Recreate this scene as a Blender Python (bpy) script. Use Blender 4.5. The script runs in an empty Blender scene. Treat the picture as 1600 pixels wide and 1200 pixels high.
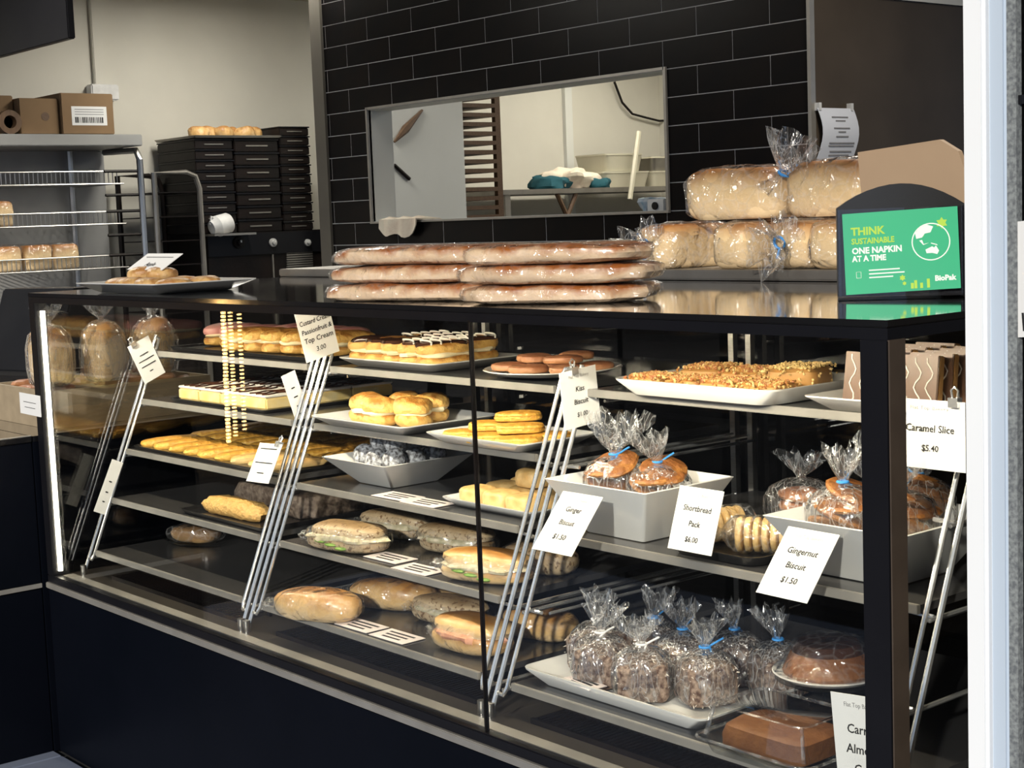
import bpy, bmesh, math, random
from mathutils import Vector, Matrix, noise as mnoise
random.seed(7)
PI = math.pi
S = bpy.context.scene
COL = S.collection

# ------------------------------------------------------------------ camera, world, sun, exposure
F_PX = 2442.76
YAW, PITCH, ROLL = 0.87893749, 0.10667736, -0.03845385
CAM = Vector((4.077, -1.662, 1.402))
_f = Vector((-math.sin(YAW)*math.cos(PITCH), math.cos(YAW)*math.cos(PITCH), -math.sin(PITCH)))
_r = _f.cross(Vector((0, 0, 1))).normalized(); _u = _r.cross(_f)
RX = math.cos(ROLL)*_r + math.sin(ROLL)*_u
UX = -math.sin(ROLL)*_r + math.cos(ROLL)*_u
cd = bpy.data.cameras.new('camera'); cam = bpy.data.objects.new('camera', cd); COL.objects.link(cam)
cd.sensor_width = 36; cd.lens = F_PX/1600*36; cd.clip_start = 0.02
m = Matrix.Identity(4)
for i in range(3):
    m[i][0] = RX[i]; m[i][1] = UX[i]; m[i][2] = -_f[i]; m[i][3] = CAM[i]
cam.matrix_world = m
S.camera = cam

W = bpy.data.worlds.new('sky'); S.world = W; W.use_nodes = True
wb = W.node_tree.nodes['Background']; wb.inputs[0].default_value = (0.62, 0.76, 1.0, 1); wb.inputs[1].default_value = 0.5
sun = bpy.data.lights.new('sun', 'SUN'); sun.energy = 2.6; sun.angle = 0.03; sun.color = (1.0, 0.93, 0.82)
so = bpy.data.objects.new('sun', sun); COL.objects.link(so)
so.rotation_euler = Vector((-0.45, 0.83, -0.35)).to_track_quat('-Z', 'Y').to_euler()
def area(name, loc, size, energy, color, direction=(0, 0, -1), sy=None):
    l = bpy.data.lights.new(name, 'AREA'); l.energy = energy; l.color = color; l.size = size
    if sy: l.shape = 'RECTANGLE'; l.size_y = sy
    o = bpy.data.objects.new(name, l); COL.objects.link(o); o.location = loc
    o.rotation_euler = Vector(direction).to_track_quat('-Z', 'Y').to_euler()
    return o
area('kitchen_lamp', (-0.8, 4.3, 2.6), 1.2, 20, (1.0, 0.95, 0.84), sy=0.3)
area('kitchen_lamp', (-2.55, 4.9, 2.6), 0.3, 17, (1.0, 0.94, 0.80), sy=1.2)
area('kitchen_lamp', (-2.2, 2.2, 2.6), 1.2, 23, (1.0, 0.95, 0.84), sy=0.3)
area('kitchen_lamp', (-1.6, 0.4, 2.6), 1.2, 26, (1.0, 0.95, 0.84), sy=0.3)
area('shop_lamp', (2.1, 1.7, 2.6), 1.2, 22, (1.0, 0.93, 0.82), sy=0.3)
S.view_settings.view_transform = 'Standard'; S.view_settings.look = 'None'
S.view_settings.gamma = 1; S.view_settings.exposure = 0.5; S.view_settings.use_curve_mapping = False
S.cycles.transparent_max_bounces = 28
S.cycles.max_bounces = 10

# ------------------------------------------------------------------ pixel helpers: a sight line of the photo meets a real surface
def ray(x, y): return RX*((x-800)/F_PX) + UX*((600-y)/F_PX) + _f
def at_z(x, y, z): r = ray(x, y); return CAM + r*((z-CAM.z)/r.z)
def at_x(x, y, X): r = ray(x, y); return CAM + r*((X-CAM.x)/r.x)
def at_y(x, y, Y): r = ray(x, y); return CAM + r*((Y-CAM.y)/r.y)

# ------------------------------------------------------------------ materials
def nodes(name):
    mt = bpy.data.materials.new(name); mt.use_nodes = True
    nt = mt.node_tree
    return mt, nt, nt.nodes['Principled BSDF'], nt.nodes['Material Output']
def c4(c): return (c[0], c[1], c[2], 1)
def mat(name, col, rough=0.5, metal=0.0, col2=None, scale=20.0, bump=0.0, bscale=60.0, emis=0, spec=0.5, coat=0, stretch=None, detail=4, sss=0):
    mt, nt, b, o = nodes(name)
    b.inputs['Base Color'].default_value = c4(col); b.inputs['Roughness'].default_value = rough
    b.inputs['Metallic'].default_value = metal; b.inputs['Specular IOR Level'].default_value = spec
    b.inputs['Coat Weight'].default_value = coat; b.inputs['Coat Roughness'].default_value = 0.06
    if sss:
        b.inputs['Subsurface Weight'].default_value = sss; b.inputs['Subsurface Radius'].default_value = (0.01, 0.006, 0.003)
    tc = nt.nodes.new('ShaderNodeTexCoord'); src = tc.outputs['Object']
    if stretch:
        mp = nt.nodes.new('ShaderNodeMapping'); mp.inputs['Scale'].default_value = stretch
        nt.links.new(src, mp.inputs[0]); src = mp.outputs[0]
    if col2 is None: col2 = tuple(min(1, c*0.82) for c in col)
    n = nt.nodes.new('ShaderNodeTexNoise'); n.inputs['Scale'].default_value = scale; n.inputs['Detail'].default_value = detail
    nt.links.new(src, n.inputs['Vector'])
    r = nt.nodes.new('ShaderNodeValToRGB'); r.color_ramp.elements[0].position = 0.35; r.color_ramp.elements[1].position = 0.65
    r.color_ramp.elements[0].color = c4(col); r.color_ramp.elements[1].color = c4(col2)
    nt.links.new(n.outputs['Fac'], r.inputs[0]); nt.links.new(r.outputs[0], b.inputs['Base Color'])
    if bump:
        n2 = nt.nodes.new('ShaderNodeTexNoise'); n2.inputs['Scale'].default_value = bscale; n2.inputs['Detail'].default_value = 5
        nt.links.new(src, n2.inputs['Vector'])
        bp = nt.nodes.new('ShaderNodeBump'); bp.inputs['Strength'].default_value = bump; bp.inputs['Distance'].default_value = 0.004
        nt.links.new(n2.outputs['Fac'], bp.inputs['Height']); nt.links.new(bp.outputs[0], b.inputs['Normal'])
    if emis:
        b.inputs['Emission Color'].default_value = c4(col); b.inputs['Emission Strength'].default_value = emis
    return mt
def crust(name, bottom, side, top, speck=None, rough=0.45, nscale=18, amp=0.5, bump=0.35, bscale=45, coat=0.0, mid=0.5):
    """baked dough: colour of the crust by height on the loaf, broken up by noise"""
    mt, nt, b, o = nodes(name)
    b.inputs['Roughness'].default_value = rough; b.inputs['Coat Weight'].default_value = coat; b.inputs['Coat Roughness'].default_value = 0.2
    tc = nt.nodes.new('ShaderNodeTexCoord'); sp = nt.nodes.new('ShaderNodeSeparateXYZ'); nt.links.new(tc.outputs['Generated'], sp.inputs[0])
    n = nt.nodes.new('ShaderNodeTexNoise'); n.inputs['Scale'].default_value = nscale; n.inputs['Detail'].default_value = 6
    nt.links.new(tc.outputs['Object'], n.inputs['Vector'])
    ma = nt.nodes.new('ShaderNodeMath'); ma.operation = 'MULTIPLY_ADD'; ma.inputs[1].default_value = amp; st_ = nt.nodes.new('ShaderNodeMapRange'); st_.inputs[1].default_value = 0.33; st_.inputs[2].default_value = 0.67; nt.links.new(n.outputs['Fac'], st_.inputs[0]); nt.links.new(st_.outputs[0], ma.inputs[0])
    nt.links.new(sp.outputs['Z'], ma.inputs[2])
    sb = nt.nodes.new('ShaderNodeMath'); sb.operation = 'SUBTRACT'; sb.inputs[1].default_value = amp/2; nt.links.new(ma.outputs[0], sb.inputs[0])
    r = nt.nodes.new('ShaderNodeValToRGB'); e = r.color_ramp.elements
    e[0].position = 0.08; e[0].color = c4(bottom); e[1].position = 0.95; e[1].color = c4(top)
    k = e.new(mid); k.color = c4(side)
    nt.links.new(sb.outputs[0], r.inputs[0]); out = r.outputs[0]
    if speck:
        n3 = nt.nodes.new('ShaderNodeTexNoise'); n3.inputs['Scale'].default_value = 110; nt.links.new(tc.outputs['Object'], n3.inputs['Vector'])
        r3 = nt.nodes.new('ShaderNodeValToRGB'); r3.color_ramp.elements[0].position = 0.56; r3.color_ramp.elements[1].position = 0.64
        nt.links.new(n3.outputs['Fac'], r3.inputs[0])
        mx = nt.nodes.new('ShaderNodeMix'); mx.data_type = 'RGBA'; nt.links.new(r3.outputs[0], mx.inputs[0]); nt.links.new(out, mx.inputs[6]); mx.inputs[7].default_value = c4(speck)
        out = mx.outputs[2]
    nt.links.new(out, b.inputs['Base Color'])
    n2 = nt.nodes.new('ShaderNodeTexNoise'); n2.inputs['Scale'].default_value = bscale; n2.inputs['Detail'].default_value = 5; nt.links.new(tc.outputs['Object'], n2.inputs['Vector'])
    bp = nt.nodes.new('ShaderNodeBump'); bp.inputs['Strength'].default_value = bump; bp.inputs['Distance'].default_value = 0.008
    nt.links.new(n2.outputs['Fac'], bp.inputs['Height']); nt.links.new(bp.outputs[0], b.inputs['Normal'])
    return mt
def glassy(name, tint=(1, 1, 1), refl=1.0, rough=0.0, film=0.0, glintcol=(0.9, 0.92, 0.95), bump=0, bscale=30, base=0.0, stretch=(1, 1, 1), fscale=25):
    """thin clear sheet: lets light straight through, reflects by angle; film paints pale crease lines in place of glints"""
    mt = bpy.data.materials.new(name); mt.use_nodes = True; nt = mt.node_tree
    nt.nodes.clear(); o = nt.nodes.new('ShaderNodeOutputMaterial')
    tr = nt.nodes.new('ShaderNodeBsdfTransparent'); tr.inputs[0].default_value = c4(tint)
    gl = nt.nodes.new('ShaderNodeBsdfGlossy'); gl.inputs['Roughness'].default_value = rough
    fr = nt.nodes.new('ShaderNodeFresnel'); gm = nt.nodes.new('ShaderNodeNewGeometry'); io = nt.nodes.new('ShaderNodeMath'); io.operation = 'MULTIPLY_ADD'   # a thin sheet reflects alike from both sides
    io.inputs[1].default_value = 1/1.45-1.45; io.inputs[2].default_value = 1.45; nt.links.new(gm.outputs['Backfacing'], io.inputs[0]); nt.links.new(io.outputs[0], fr.inputs[0])
    ml = nt.nodes.new('ShaderNodeMath'); ml.operation = 'MULTIPLY_ADD'; ml.inputs[1].default_value = refl; ml.inputs[2].default_value = base; ml.use_clamp = True
    nt.links.new(fr.outputs[0], ml.inputs[0])
    mx = nt.nodes.new('ShaderNodeMixShader'); nt.links.new(ml.outputs[0], mx.inputs[0]); nt.links.new(tr.outputs[0], mx.inputs[1]); nt.links.new(gl.outputs[0], mx.inputs[2])
    out = mx.outputs[0]
    if bump or film:
        tc = nt.nodes.new('ShaderNodeTexCoord'); mp = nt.nodes.new('ShaderNodeMapping'); mp.inputs['Scale'].default_value = stretch; nt.links.new(tc.outputs['Object'], mp.inputs[0])
    if bump:
        v = nt.nodes.new('ShaderNodeTexVoronoi'); v.inputs['Scale'].default_value = bscale; v.feature = 'SMOOTH_F1' if False else 'F1'
        n = nt.nodes.new('ShaderNodeTexNoise'); n.inputs['Scale'].default_value = bscale*0.6; n.inputs['Detail'].default_value = 3; n.inputs['Distortion'].default_value = 1.5
        nt.links.new(mp.outputs[0], n.inputs['Vector']); nt.links.new(mp.outputs[0], v.inputs['Vector'])
        ad = nt.nodes.new('ShaderNodeMath'); ad.operation = 'ADD'; nt.links.new(v.outputs['Distance'], ad.inputs[0]); nt.links.new(n.outputs['Fac'], ad.inputs[1])
        bp = nt.nodes.new('ShaderNodeBump'); bp.inputs['Strength'].default_value = bump; bp.inputs['Distance'].default_value = 0.012
        nt.links.new(ad.outputs[0], bp.inputs['Height']); nt.links.new(bp.outputs[0], gl.inputs['Normal']); nt.links.new(bp.outputs[0], fr.inputs['Normal'])
    if film:
        df = nt.nodes.new('ShaderNodeBsdfDiffuse'); df.inputs[0].default_value = c4(glintcol)
        tl = nt.nodes.new('ShaderNodeBsdfTranslucent'); tl.inputs[0].default_value = c4(glintcol)
        m2 = nt.nodes.new('ShaderNodeMixShader'); nt.links.new(df.outputs[0], m2.inputs[1]); nt.links.new(tl.outputs[0], m2.inputs[2])
        n = nt.nodes.new('ShaderNodeTexNoise'); n.inputs['Scale'].default_value = fscale*0.5; n.inputs['Detail'].default_value = 1; n.inputs['Distortion'].default_value = 0.5
        nt.links.new(mp.outputs[0], n.inputs['Vector'])
        wp = nt.nodes.new('ShaderNodeMix'); wp.data_type = 'VECTOR'; wp.inputs[0].default_value = 0.05
        nt.links.new(mp.outputs[0], wp.inputs[4]); nt.links.new(n.outputs['Color'], wp.inputs[5])
        ve = nt.nodes.new('ShaderNodeTexVoronoi'); ve.feature = 'DISTANCE_TO_EDGE'; ve.inputs['Scale'].default_value = fscale; nt.links.new(wp.outputs[1], ve.inputs['Vector'])
        r = nt.nodes.new('ShaderNodeValToRGB'); r.color_ramp.elements[0].position = 0.0; r.color_ramp.elements[1].position = 0.07  # glints along the folds, painted as thin whitish lines
        r.color_ramp.elements[0].color = (film,)*3+(1,); r.color_ramp.elements[1].color = (film*0.10,)*3+(1,)
        nt.links.new(ve.outputs['Distance'], r.inputs[0])
        m3 = nt.nodes.new('ShaderNodeMixShader'); nt.links.new(r.outputs[0], m3.inputs[0]); nt.links.new(out, m3.inputs[1]); nt.links.new(m2.outputs[0], m3.inputs[2]); out = m3.outputs[0]
    nt.links.new(out, o.inputs[0]); return mt

M = {}
M['tile'] = mat('black_glazed_tile', (0.006, 0.006, 0.007), 0.30, col2=(0.010, 0.008, 0.0075), scale=6, bump=0.06, bscale=14, spec=0.08)
M['grout'] = mat('grey_grout', (0.52, 0.51, 0.51), 0.9, bump=0.2)
M['plaster'] = mat('cream_plaster', (0.66, 0.64, 0.57), 0.85, col2=(0.62, 0.60, 0.535), scale=3, bump=0.05)
M['ceil'] = mat('ceiling_paint', (0.62, 0.57, 0.46), 0.9)
M['white_wall'] = mat('white_wall_board', (0.70, 0.71, 0.68), 0.6, col2=(0.66, 0.67, 0.64), scale=3)
M['brown_panel'] = mat('dark_brown_panel', (0.060, 0.046, 0.033), 0.5, col2=(0.075, 0.058, 0.042), scale=4, spec=0.15)
M['floor'] = mat('blue_grey_floor_tile', (0.16, 0.19, 0.27), 0.4, col2=(0.20, 0.23, 0.31), scale=9)
M['floor_dark'] = mat('floor_joint', (0.04, 0.045, 0.06), 0.9)
M['black_metal'] = mat('black_powder_coat', (0.006, 0.006, 0.008), 0.35, col2=(0.008, 0.008, 0.010), scale=5, spec=0.2)
M['navy_panel'] = mat('navy_black_panel', (0.0022, 0.003, 0.0055), 0.4, col2=(0.003, 0.0038, 0.0068), scale=3, spec=0.05)
M['bronze'] = mat('bronze_anodised', (0.16, 0.12, 0.09), 0.4, 0.6)
M['black_gloss'] = mat('polished_black_top', (0.006, 0.006, 0.007), 0.06, col2=(0.008, 0.008, 0.009), coat=1.0, scale=4)
M['post'] = mat('grey_brown_post', (0.115, 0.105, 0.09), 0.5, col2=(0.13, 0.12, 0.10), scale=5, spec=0.2)
M['brick'] = mat('added_dark_facade', (0.03, 0.026, 0.025), 0.9, col2=(0.045, 0.038, 0.035), scale=2, spec=0.1)
M['paving'] = mat('grey_paving', (0.035, 0.035, 0.037), 0.9, col2=(0.045, 0.045, 0.045), scale=3, spec=0.1)
M['steel'] = mat('brushed_steel', (0.50, 0.49, 0.47), 0.32, 1.0, scale=30, stretch=(1, 20, 20))
M['steel_dull'] = mat('dull_steel', (0.36, 0.34, 0.31), 0.45, 0.9, scale=12)
M['chrome'] = mat('bright_chrome', (0.80, 0.80, 0.80), 0.2, 0.85, col2=(0.76, 0.76, 0.76), scale=8)
M['alu'] = mat('pale_aluminium', (0.40, 0.38, 0.345), 0.42, 0.6, scale=10)
M['deck'] = mat('dark_case_deck', (0.045, 0.040, 0.036), 0.28, 0.3, col2=(0.06, 0.052, 0.045), scale=6)
M['shelf_top'] = mat('smoked_shelf_glass', (0.045, 0.045, 0.048), 0.16, 0.2, col2=(0.06, 0.058, 0.058), scale=4)
M['edge'] = mat('shelf_edge_strip', (0.30, 0.285, 0.26), 0.40, 0.3, scale=10)
M['led'] = mat('led_strip', (1.0, 0.90, 0.70), 0.5, emis=9, col2=(1.0, 0.90, 0.70))
M['china'] = mat('white_china', (0.66, 0.66, 0.65), 0.16, col2=(0.645, 0.645, 0.635), coat=0.5, scale=5)
M['paper'] = mat('white_card', (0.74, 0.74, 0.73), 0.7, col2=(0.72, 0.72, 0.71), scale=8, spec=0.2)
M['pinkcard'] = mat('pale_pink_card', (0.56, 0.50, 0.49), 0.65, col2=(0.76, 0.69, 0.68), scale=8)
M['ink'] = mat('grey_ink', (0.02, 0.02, 0.022), 0.8, col2=(0.03, 0.03, 0.03), spec=0.1)
M['pale_ink'] = mat('pale_ink', (0.22, 0.22, 0.23), 0.8, col2=(0.25, 0.25, 0.26), spec=0.1)
M['black_plastic'] = mat('black_plastic', (0.010, 0.010, 0.011), 0.25, col2=(0.013, 0.013, 0.014), scale=6)
M['rubber'] = mat('black_tin', (0.007, 0.006, 0.006), 0.45, 0.0, col2=(0.012, 0.008, 0.007), scale=8, bump=0.2, spec=0.2)
M['rack_grey'] = mat('grey_rack_sheet', (0.34, 0.34, 0.33), 0.45, 0.2, col2=(0.28, 0.28, 0.28), scale=4)
M['cardboard'] = mat('brown_cardboard', (0.22, 0.135, 0.065), 0.8, col2=(0.19, 0.115, 0.055), scale=5)
M['kraft'] = mat('kraft_paper', (0.40, 0.285, 0.185), 0.75, col2=(0.37, 0.26, 0.17), scale=6, bump=0.1, bscale=20)
M['green'] = mat('green_card', (0.03, 0.46, 0.22), 0.35, col2=(0.035, 0.42, 0.22), scale=6)
M['lime'] = mat('lime_print', (0.42, 0.66, 0.06), 0.5, col2=(0.42, 0.66, 0.06))
M['mint'] = mat('white_print', (0.86, 0.95, 0.86), 0.5, col2=(0.86, 0.95, 0.86))
M['blue_tie'] = mat('blue_twist_tie', (0.05, 0.30, 0.75), 0.5)
M['white_tie'] = mat('white_twist_tie', (0.85, 0.85, 0.85), 0.5)
M['white_paint'] = mat('white_window_frame', (0.86, 0.88, 0.90), 0.35, col2=(0.84, 0.86, 0.88), scale=3)
M['shaded_paint'] = mat('shaded_white_rebate', (0.50, 0.58, 0.68), 0.4, col2=(0.48, 0.56, 0.66), scale=3)  # white frame in shade: the bluish shade is put into the colour
M['seal'] = mat('grey_pile_seal', (0.25, 0.27, 0.27), 0.9, col2=(0.12, 0.13, 0.14), scale=220)
M['focaccia'] = crust('focaccia_crust', (0.74, 0.55, 0.37), (0.76, 0.56, 0.36), (0.38, 0.115, 0.018), amp=0.62, nscale=22, coat=0.3, mid=0.42)
M['loaf'] = crust('white_loaf_crust', (0.80, 0.61, 0.37), (0.80, 0.59, 0.32), (0.42, 0.17, 0.04), amp=0.22, nscale=9, mid=0.58)
M['roll'] = crust('bread_roll_crust', (0.68, 0.52, 0.32), (0.66, 0.43, 0.18), (0.38, 0.17, 0.035), amp=0.45, nscale=16, coat=0.3)
M['grain_roll'] = crust('pale_grain_roll', (0.50, 0.40, 0.27), (0.44, 0.33, 0.20), (0.27, 0.17, 0.08), speck=(0.16, 0.09, 0.04), amp=0.4)
M['dark_roll'] = crust('dark_roll_crust', (0.40, 0.26, 0.12), (0.28, 0.16, 0.07), (0.15, 0.08, 0.03), amp=0.4)
M['choux'] = crust('choux_pastry', (0.62, 0.36, 0.10), (0.66, 0.40, 0.11), (0.36, 0.15, 0.025), amp=0.75, nscale=36, bump=0.9, bscale=70)
M['yellow_biscuit'] = crust('butter_biscuit', (0.55, 0.29, 0.045), (0.64, 0.37, 0.06), (0.48, 0.23, 0.03), amp=0.7, nscale=45, bump=0.8, bscale=80)
M['pale_biscuit'] = crust('pale_biscuit', (0.58, 0.38, 0.15), (0.64, 0.45, 0.20), (0.52, 0.32, 0.11), amp=0.6, nscale=40, bump=0.5)
M['turnover'] = crust('apple_pastry', (0.62, 0.42, 0.21), (0.58, 0.36, 0.14), (0.36, 0.17, 0.05), amp=0.8, nscale=38, bump=0.7)
M['pink_biscuit'] = crust('pink_brown_biscuit', (0.42, 0.20, 0.09), (0.46, 0.22, 0.11), (0.34, 0.13, 0.06), amp=0.6, nscale=30, bump=0.6)
M['cream'] = mat('whipped_cream', (0.72, 0.62, 0.40), 0.5, col2=(0.76, 0.68, 0.48), bump=0.3, sss=0.1)
M['pink_ice'] = mat('pink_icing', (0.60, 0.24, 0.23), 0.4, col2=(0.66, 0.36, 0.31), bump=0.25, bscale=30)
M['choc'] = mat('chocolate_glaze', (0.040, 0.016, 0.009), 0.2, col2=(0.055, 0.022, 0.012), coat=0.4)
M['choc_milk'] = mat('milk_chocolate', (0.11, 0.055, 0.032), 0.35, col2=(0.13, 0.065, 0.04))
M['caramel'] = mat('caramel_biscuit_layer', (0.44, 0.22, 0.06), 0.5, col2=(0.50, 0.27, 0.09), bump=0.4)
M['white_ice'] = mat('white_icing', (0.72, 0.69, 0.63), 0.4, col2=(0.66, 0.63, 0.58))
M['custard'] = mat('yellow_custard', (0.66, 0.47, 0.15), 0.5, col2=(0.66, 0.53, 0.27), bump=0.2, scale=30)
M['lam'] = mat('coconut_chocolate', (0.055, 0.023, 0.013), 0.7, col2=(0.30, 0.22, 0.17), scale=120, detail=3, bump=0.9, bscale=140)
M['coconut'] = mat('coconut_flake', (0.62, 0.57, 0.52), 0.6, col2=(0.55, 0.49, 0.43))
M['cocoball'] = mat('coconut_rolled_ball', (0.06, 0.055, 0.06), 0.7, col2=(0.50, 0.52, 0.56), scale=120, detail=2, bump=0.9, bscale=150)
M['gingernut'] = crust('gingernut_biscuit', (0.26, 0.10, 0.022), (0.34, 0.145, 0.035), (0.20, 0.07, 0.016), amp=0.7, nscale=50, bump=1.0, bscale=60)
M['brown_cake'] = mat('brown_cake', (0.16, 0.055, 0.014), 0.6, col2=(0.21, 0.08, 0.022), bump=0.6, scale=40, bscale=90)
M['crumb'] = crust('golden_crumb', (0.60, 0.34, 0.10), (0.68, 0.42, 0.14), (0.62, 0.36, 0.10), amp=0.8, nscale=60, bump=1.0, bscale=110)
M['dark_slab'] = mat('dark_coconut_slab', (0.07, 0.045, 0.032), 0.7, col2=(0.22, 0.17, 0.13), scale=70, bump=0.8, bscale=90)
M['nut1'] = mat('caramel_nut', (0.46, 0.20, 0.045), 0.5, col2=(0.55, 0.30, 0.09), scale=120)
M['nut2'] = mat('pale_nut', (0.70, 0.50, 0.20), 0.5, col2=(0.64, 0.45, 0.20), scale=120)
M['nut3'] = mat('red_brown_nut', (0.42, 0.15, 0.06), 0.5, col2=(0.48, 0.20, 0.08), scale=120)
M['green_leaf'] = mat('salad_green', (0.16, 0.28, 0.05), 0.5)
M['filling'] = mat('chicken_filling', (0.62, 0.54, 0.40), 0.6, col2=(0.40, 0.36, 0.22), scale=70, bump=0.7)
M['ham'] = mat('ham_filling', (0.55, 0.22, 0.13), 0.5, col2=(0.68, 0.36, 0.22), scale=40)
M['towel'] = mat('cream_towel', (0.72, 0.66, 0.54), 0.9, col2=(0.62, 0.52, 0.42), scale=14, bump=0.3)
M['teal'] = mat('teal_cloth', (0.006, 0.075, 0.10), 0.9)
M['tub'] = mat('cloudy_plastic_tub', (0.50, 0.47, 0.36), 0.35, col2=(0.56, 0.53, 0.42), scale=5)
M['wood'] = mat('brown_wood', (0.10, 0.055, 0.03), 0.5, col2=(0.13, 0.075, 0.04), scale=12, stretch=(1, 8, 8))
M['white_plastic'] = mat('white_plastic', (0.72, 0.72, 0.71), 0.4)
M['dial'] = mat('grey_dial', (0.45, 0.45, 0.44), 0.4)
M['glass'] = glassy('clear_pane', (0.97, 0.98, 0.975), refl=0.8)
M['end_glass'] = glassy('reflective_end_pane', (0.80, 0.79, 0.77), refl=1.6, base=0.06)
M['dark_glass'] = glassy('smoked_door_glass', (0.15, 0.15, 0.155), refl=0.7, base=0.0)
M['clear_dish'] = glassy('clear_dish', (0.93, 0.95, 0.95), refl=1.3, base=0.03)
M['acrylic'] = glassy('clear_acrylic', (0.9, 0.9, 0.92), refl=1.0, base=0.02)
M['film'] = glassy('cling_film', (0.98, 0.98, 0.98), refl=1.2, rough=0.12, film=0.20, bump=1.0, bscale=32, base=0.06, fscale=30)
M['bag'] = glassy('cellophane_bag', (0.97, 0.97, 0.97), refl=1.6, rough=0.10, film=0.36, bump=1.0, bscale=44, base=0.09, stretch=(1, 1, 0.35), fscale=60)
M['wrap'] = glassy('tight_wrap', (0.99, 0.99, 0.99), refl=0.9, rough=0.1, film=0.10, bump=0.9, bscale=38, base=0.045, fscale=30)

# ------------------------------------------------------------------ geometry helpers
class G:
    def __init__(s): s.v = []; s.f = []
    def add(s, v, f, mx=None):
        o = len(s.v)
        s.v += [(mx @ Vector(p)) if mx else Vector(p) for p in v]
        s.f += [tuple(i+o for i in q) for q in f]; return s
    def box(s, x0, x1, y0, y1, z0, z1, mx=None):
        return s.add([(x0, y0, z0), (x1, y0, z0), (x1, y1, z0), (x0, y1, z0), (x0, y0, z1), (x1, y0, z1), (x1, y1, z1), (x0, y1, z1)],
                     [(0, 3, 2, 1), (4, 5, 6, 7), (0, 1, 5, 4), (1, 2, 6, 5), (2, 3, 7, 6), (3, 0, 4, 7)], mx)
    def tube(s, pts, r, n=8, caps=True):
        pts = [Vector(p) for p in pts]; rings = []
        ref = None
        for i, p in enumerate(pts):
            t = (pts[min(i+1, len(pts)-1)] - pts[max(i-1, 0)]).normalized()
            if ref is None: ref = t.cross(Vector((0.13, 0.37, 0.92))).normalized()
            a = (ref - t*ref.dot(t)).normalized(); b = t.cross(a); ref = a
            rr = r[i] if isinstance(r, (list, tuple)) else r
            rings.append([p + a*rr*math.cos(2*PI*k/n) + b*rr*math.sin(2*PI*k/n) for k in range(n)])
        return s.loft(rings, caps)
    def loft(s, rings, caps=True):
        n = len(rings[0]); v = [p for r in rings for p in r]; f = []
        for i in range(len(rings)-1):
            for k in range(n):
                f.append((i*n+k, i*n+(k+1) % n, (i+1)*n+(k+1) % n, (i+1)*n+k))
        if caps:
            f.append(tuple(range(n-1, -1, -1))); f.append(tuple((len(rings)-1)*n+k for k in range(n)))
        return s.add(v, f)
    def lathe(s, prof, n=28, c=(0, 0, 0), sx=1, sy=1):
        return s.loft([[Vector((c[0]+r*sx*math.cos(2*PI*k/n), c[1]+r*sy*math.sin(2*PI*k/n), c[2]+z)) for k in range(n)] for r, z in prof])
    def blob(s, rx, ry, rz, e1=1.0, e2=1.0, nu=22, nv=12, amp=0.0, fr=12, seed=0, flat=0.75, c=(0, 0, 0), bend=0):
        sp = lambda x, e: math.copysign(abs(x)**e, x)
        rings = []
        for j in range(1, nv):
            ph = -PI/2 + PI*j/nv
            ring = []
            for k in range(nu):
                th = 2*PI*k/nu
                x = rx*sp(math.cos(ph), e1)*sp(math.cos(th), e2); y = ry*sp(math.cos(ph), e1)*sp(math.sin(th), e2); z = rz*sp(math.sin(ph), e1)
                if amp:
                    q = 1+amp*mnoise.noise(Vector((x*fr+seed*7.1, y*fr+seed*3.3, z*fr+seed)))
                    x *= q; y *= q; z *= q
                if bend: y += bend*(x/rx)**2
                z = max(z, -rz*flat)
                ring.append(Vector((c[0]+x, c[1]+y, c[2]+z+rz*flat)))
            rings.append(ring)
        return s.loft(rings)
    def obj(s, name, mt, parent=None, smooth=True, bevel=0):
        me = bpy.data.meshes.new(name); me.from_pydata([tuple(p) for p in s.v], [], s.f); me.update()
        if bevel:
            b = bmesh.new(); b.from_mesh(me)
            bmesh.ops.bevel(b, geom=[e for e in b.edges if len(e.link_faces) == 2 and e.calc_face_angle(0) > 0.5], offset=bevel, segments=2, affect='EDGES', clamp_overlap=True)
            b.to_mesh(me); b.free()
        if smooth:
            for p in me.polygons: p.use_smooth = len(p.vertices) <= 4
            if hasattr(me, 'set_sharp_from_angle'): me.set_sharp_from_angle(angle=math.radians(38))
        if isinstance(mt, str): mt = M[mt]
        me.materials.append(mt)
        o = bpy.data.objects.new(name, me); COL.objects.link(o)
        if parent: o.parent = parent
        return o
def tag(o, label, cat, group=None):
    o['label'] = label; o['category'] = cat
    if group: o['group'] = group
    return o
def thing(name, label, cat, loc=(0, 0, 0), rz=0, group=None):
    o = bpy.data.objects.new(name, None); o.empty_display_size = 0.05; COL.objects.link(o)
    o.location = loc; o.rotation_euler = (0, 0, rz); return tag(o, label, cat, group)
def struct(o): o['kind'] = 'structure'; return o
def copy_thing(root, loc, rz=None, label=None, group=None, rot=None):
    r = root.copy(); COL.objects.link(r); r.location = loc
    if rz is not None: r.rotation_euler = (0, 0, rz)
    if rot: r.rotation_euler = rot
    if label: r['label'] = label
    if group: r['group'] = group
    for ch in list(root.children):
        c = ch.copy(); COL.objects.link(c); c.parent = r
        for g in list(ch.children):
            d = g.copy(); COL.objects.link(d); d.parent = c
    return r
ORD = ['first', 'second', 'third', 'fourth', 'fifth', 'sixth', 'seventh', 'eighth', 'ninth', 'tenth', 'eleventh', 'twelfth']
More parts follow.
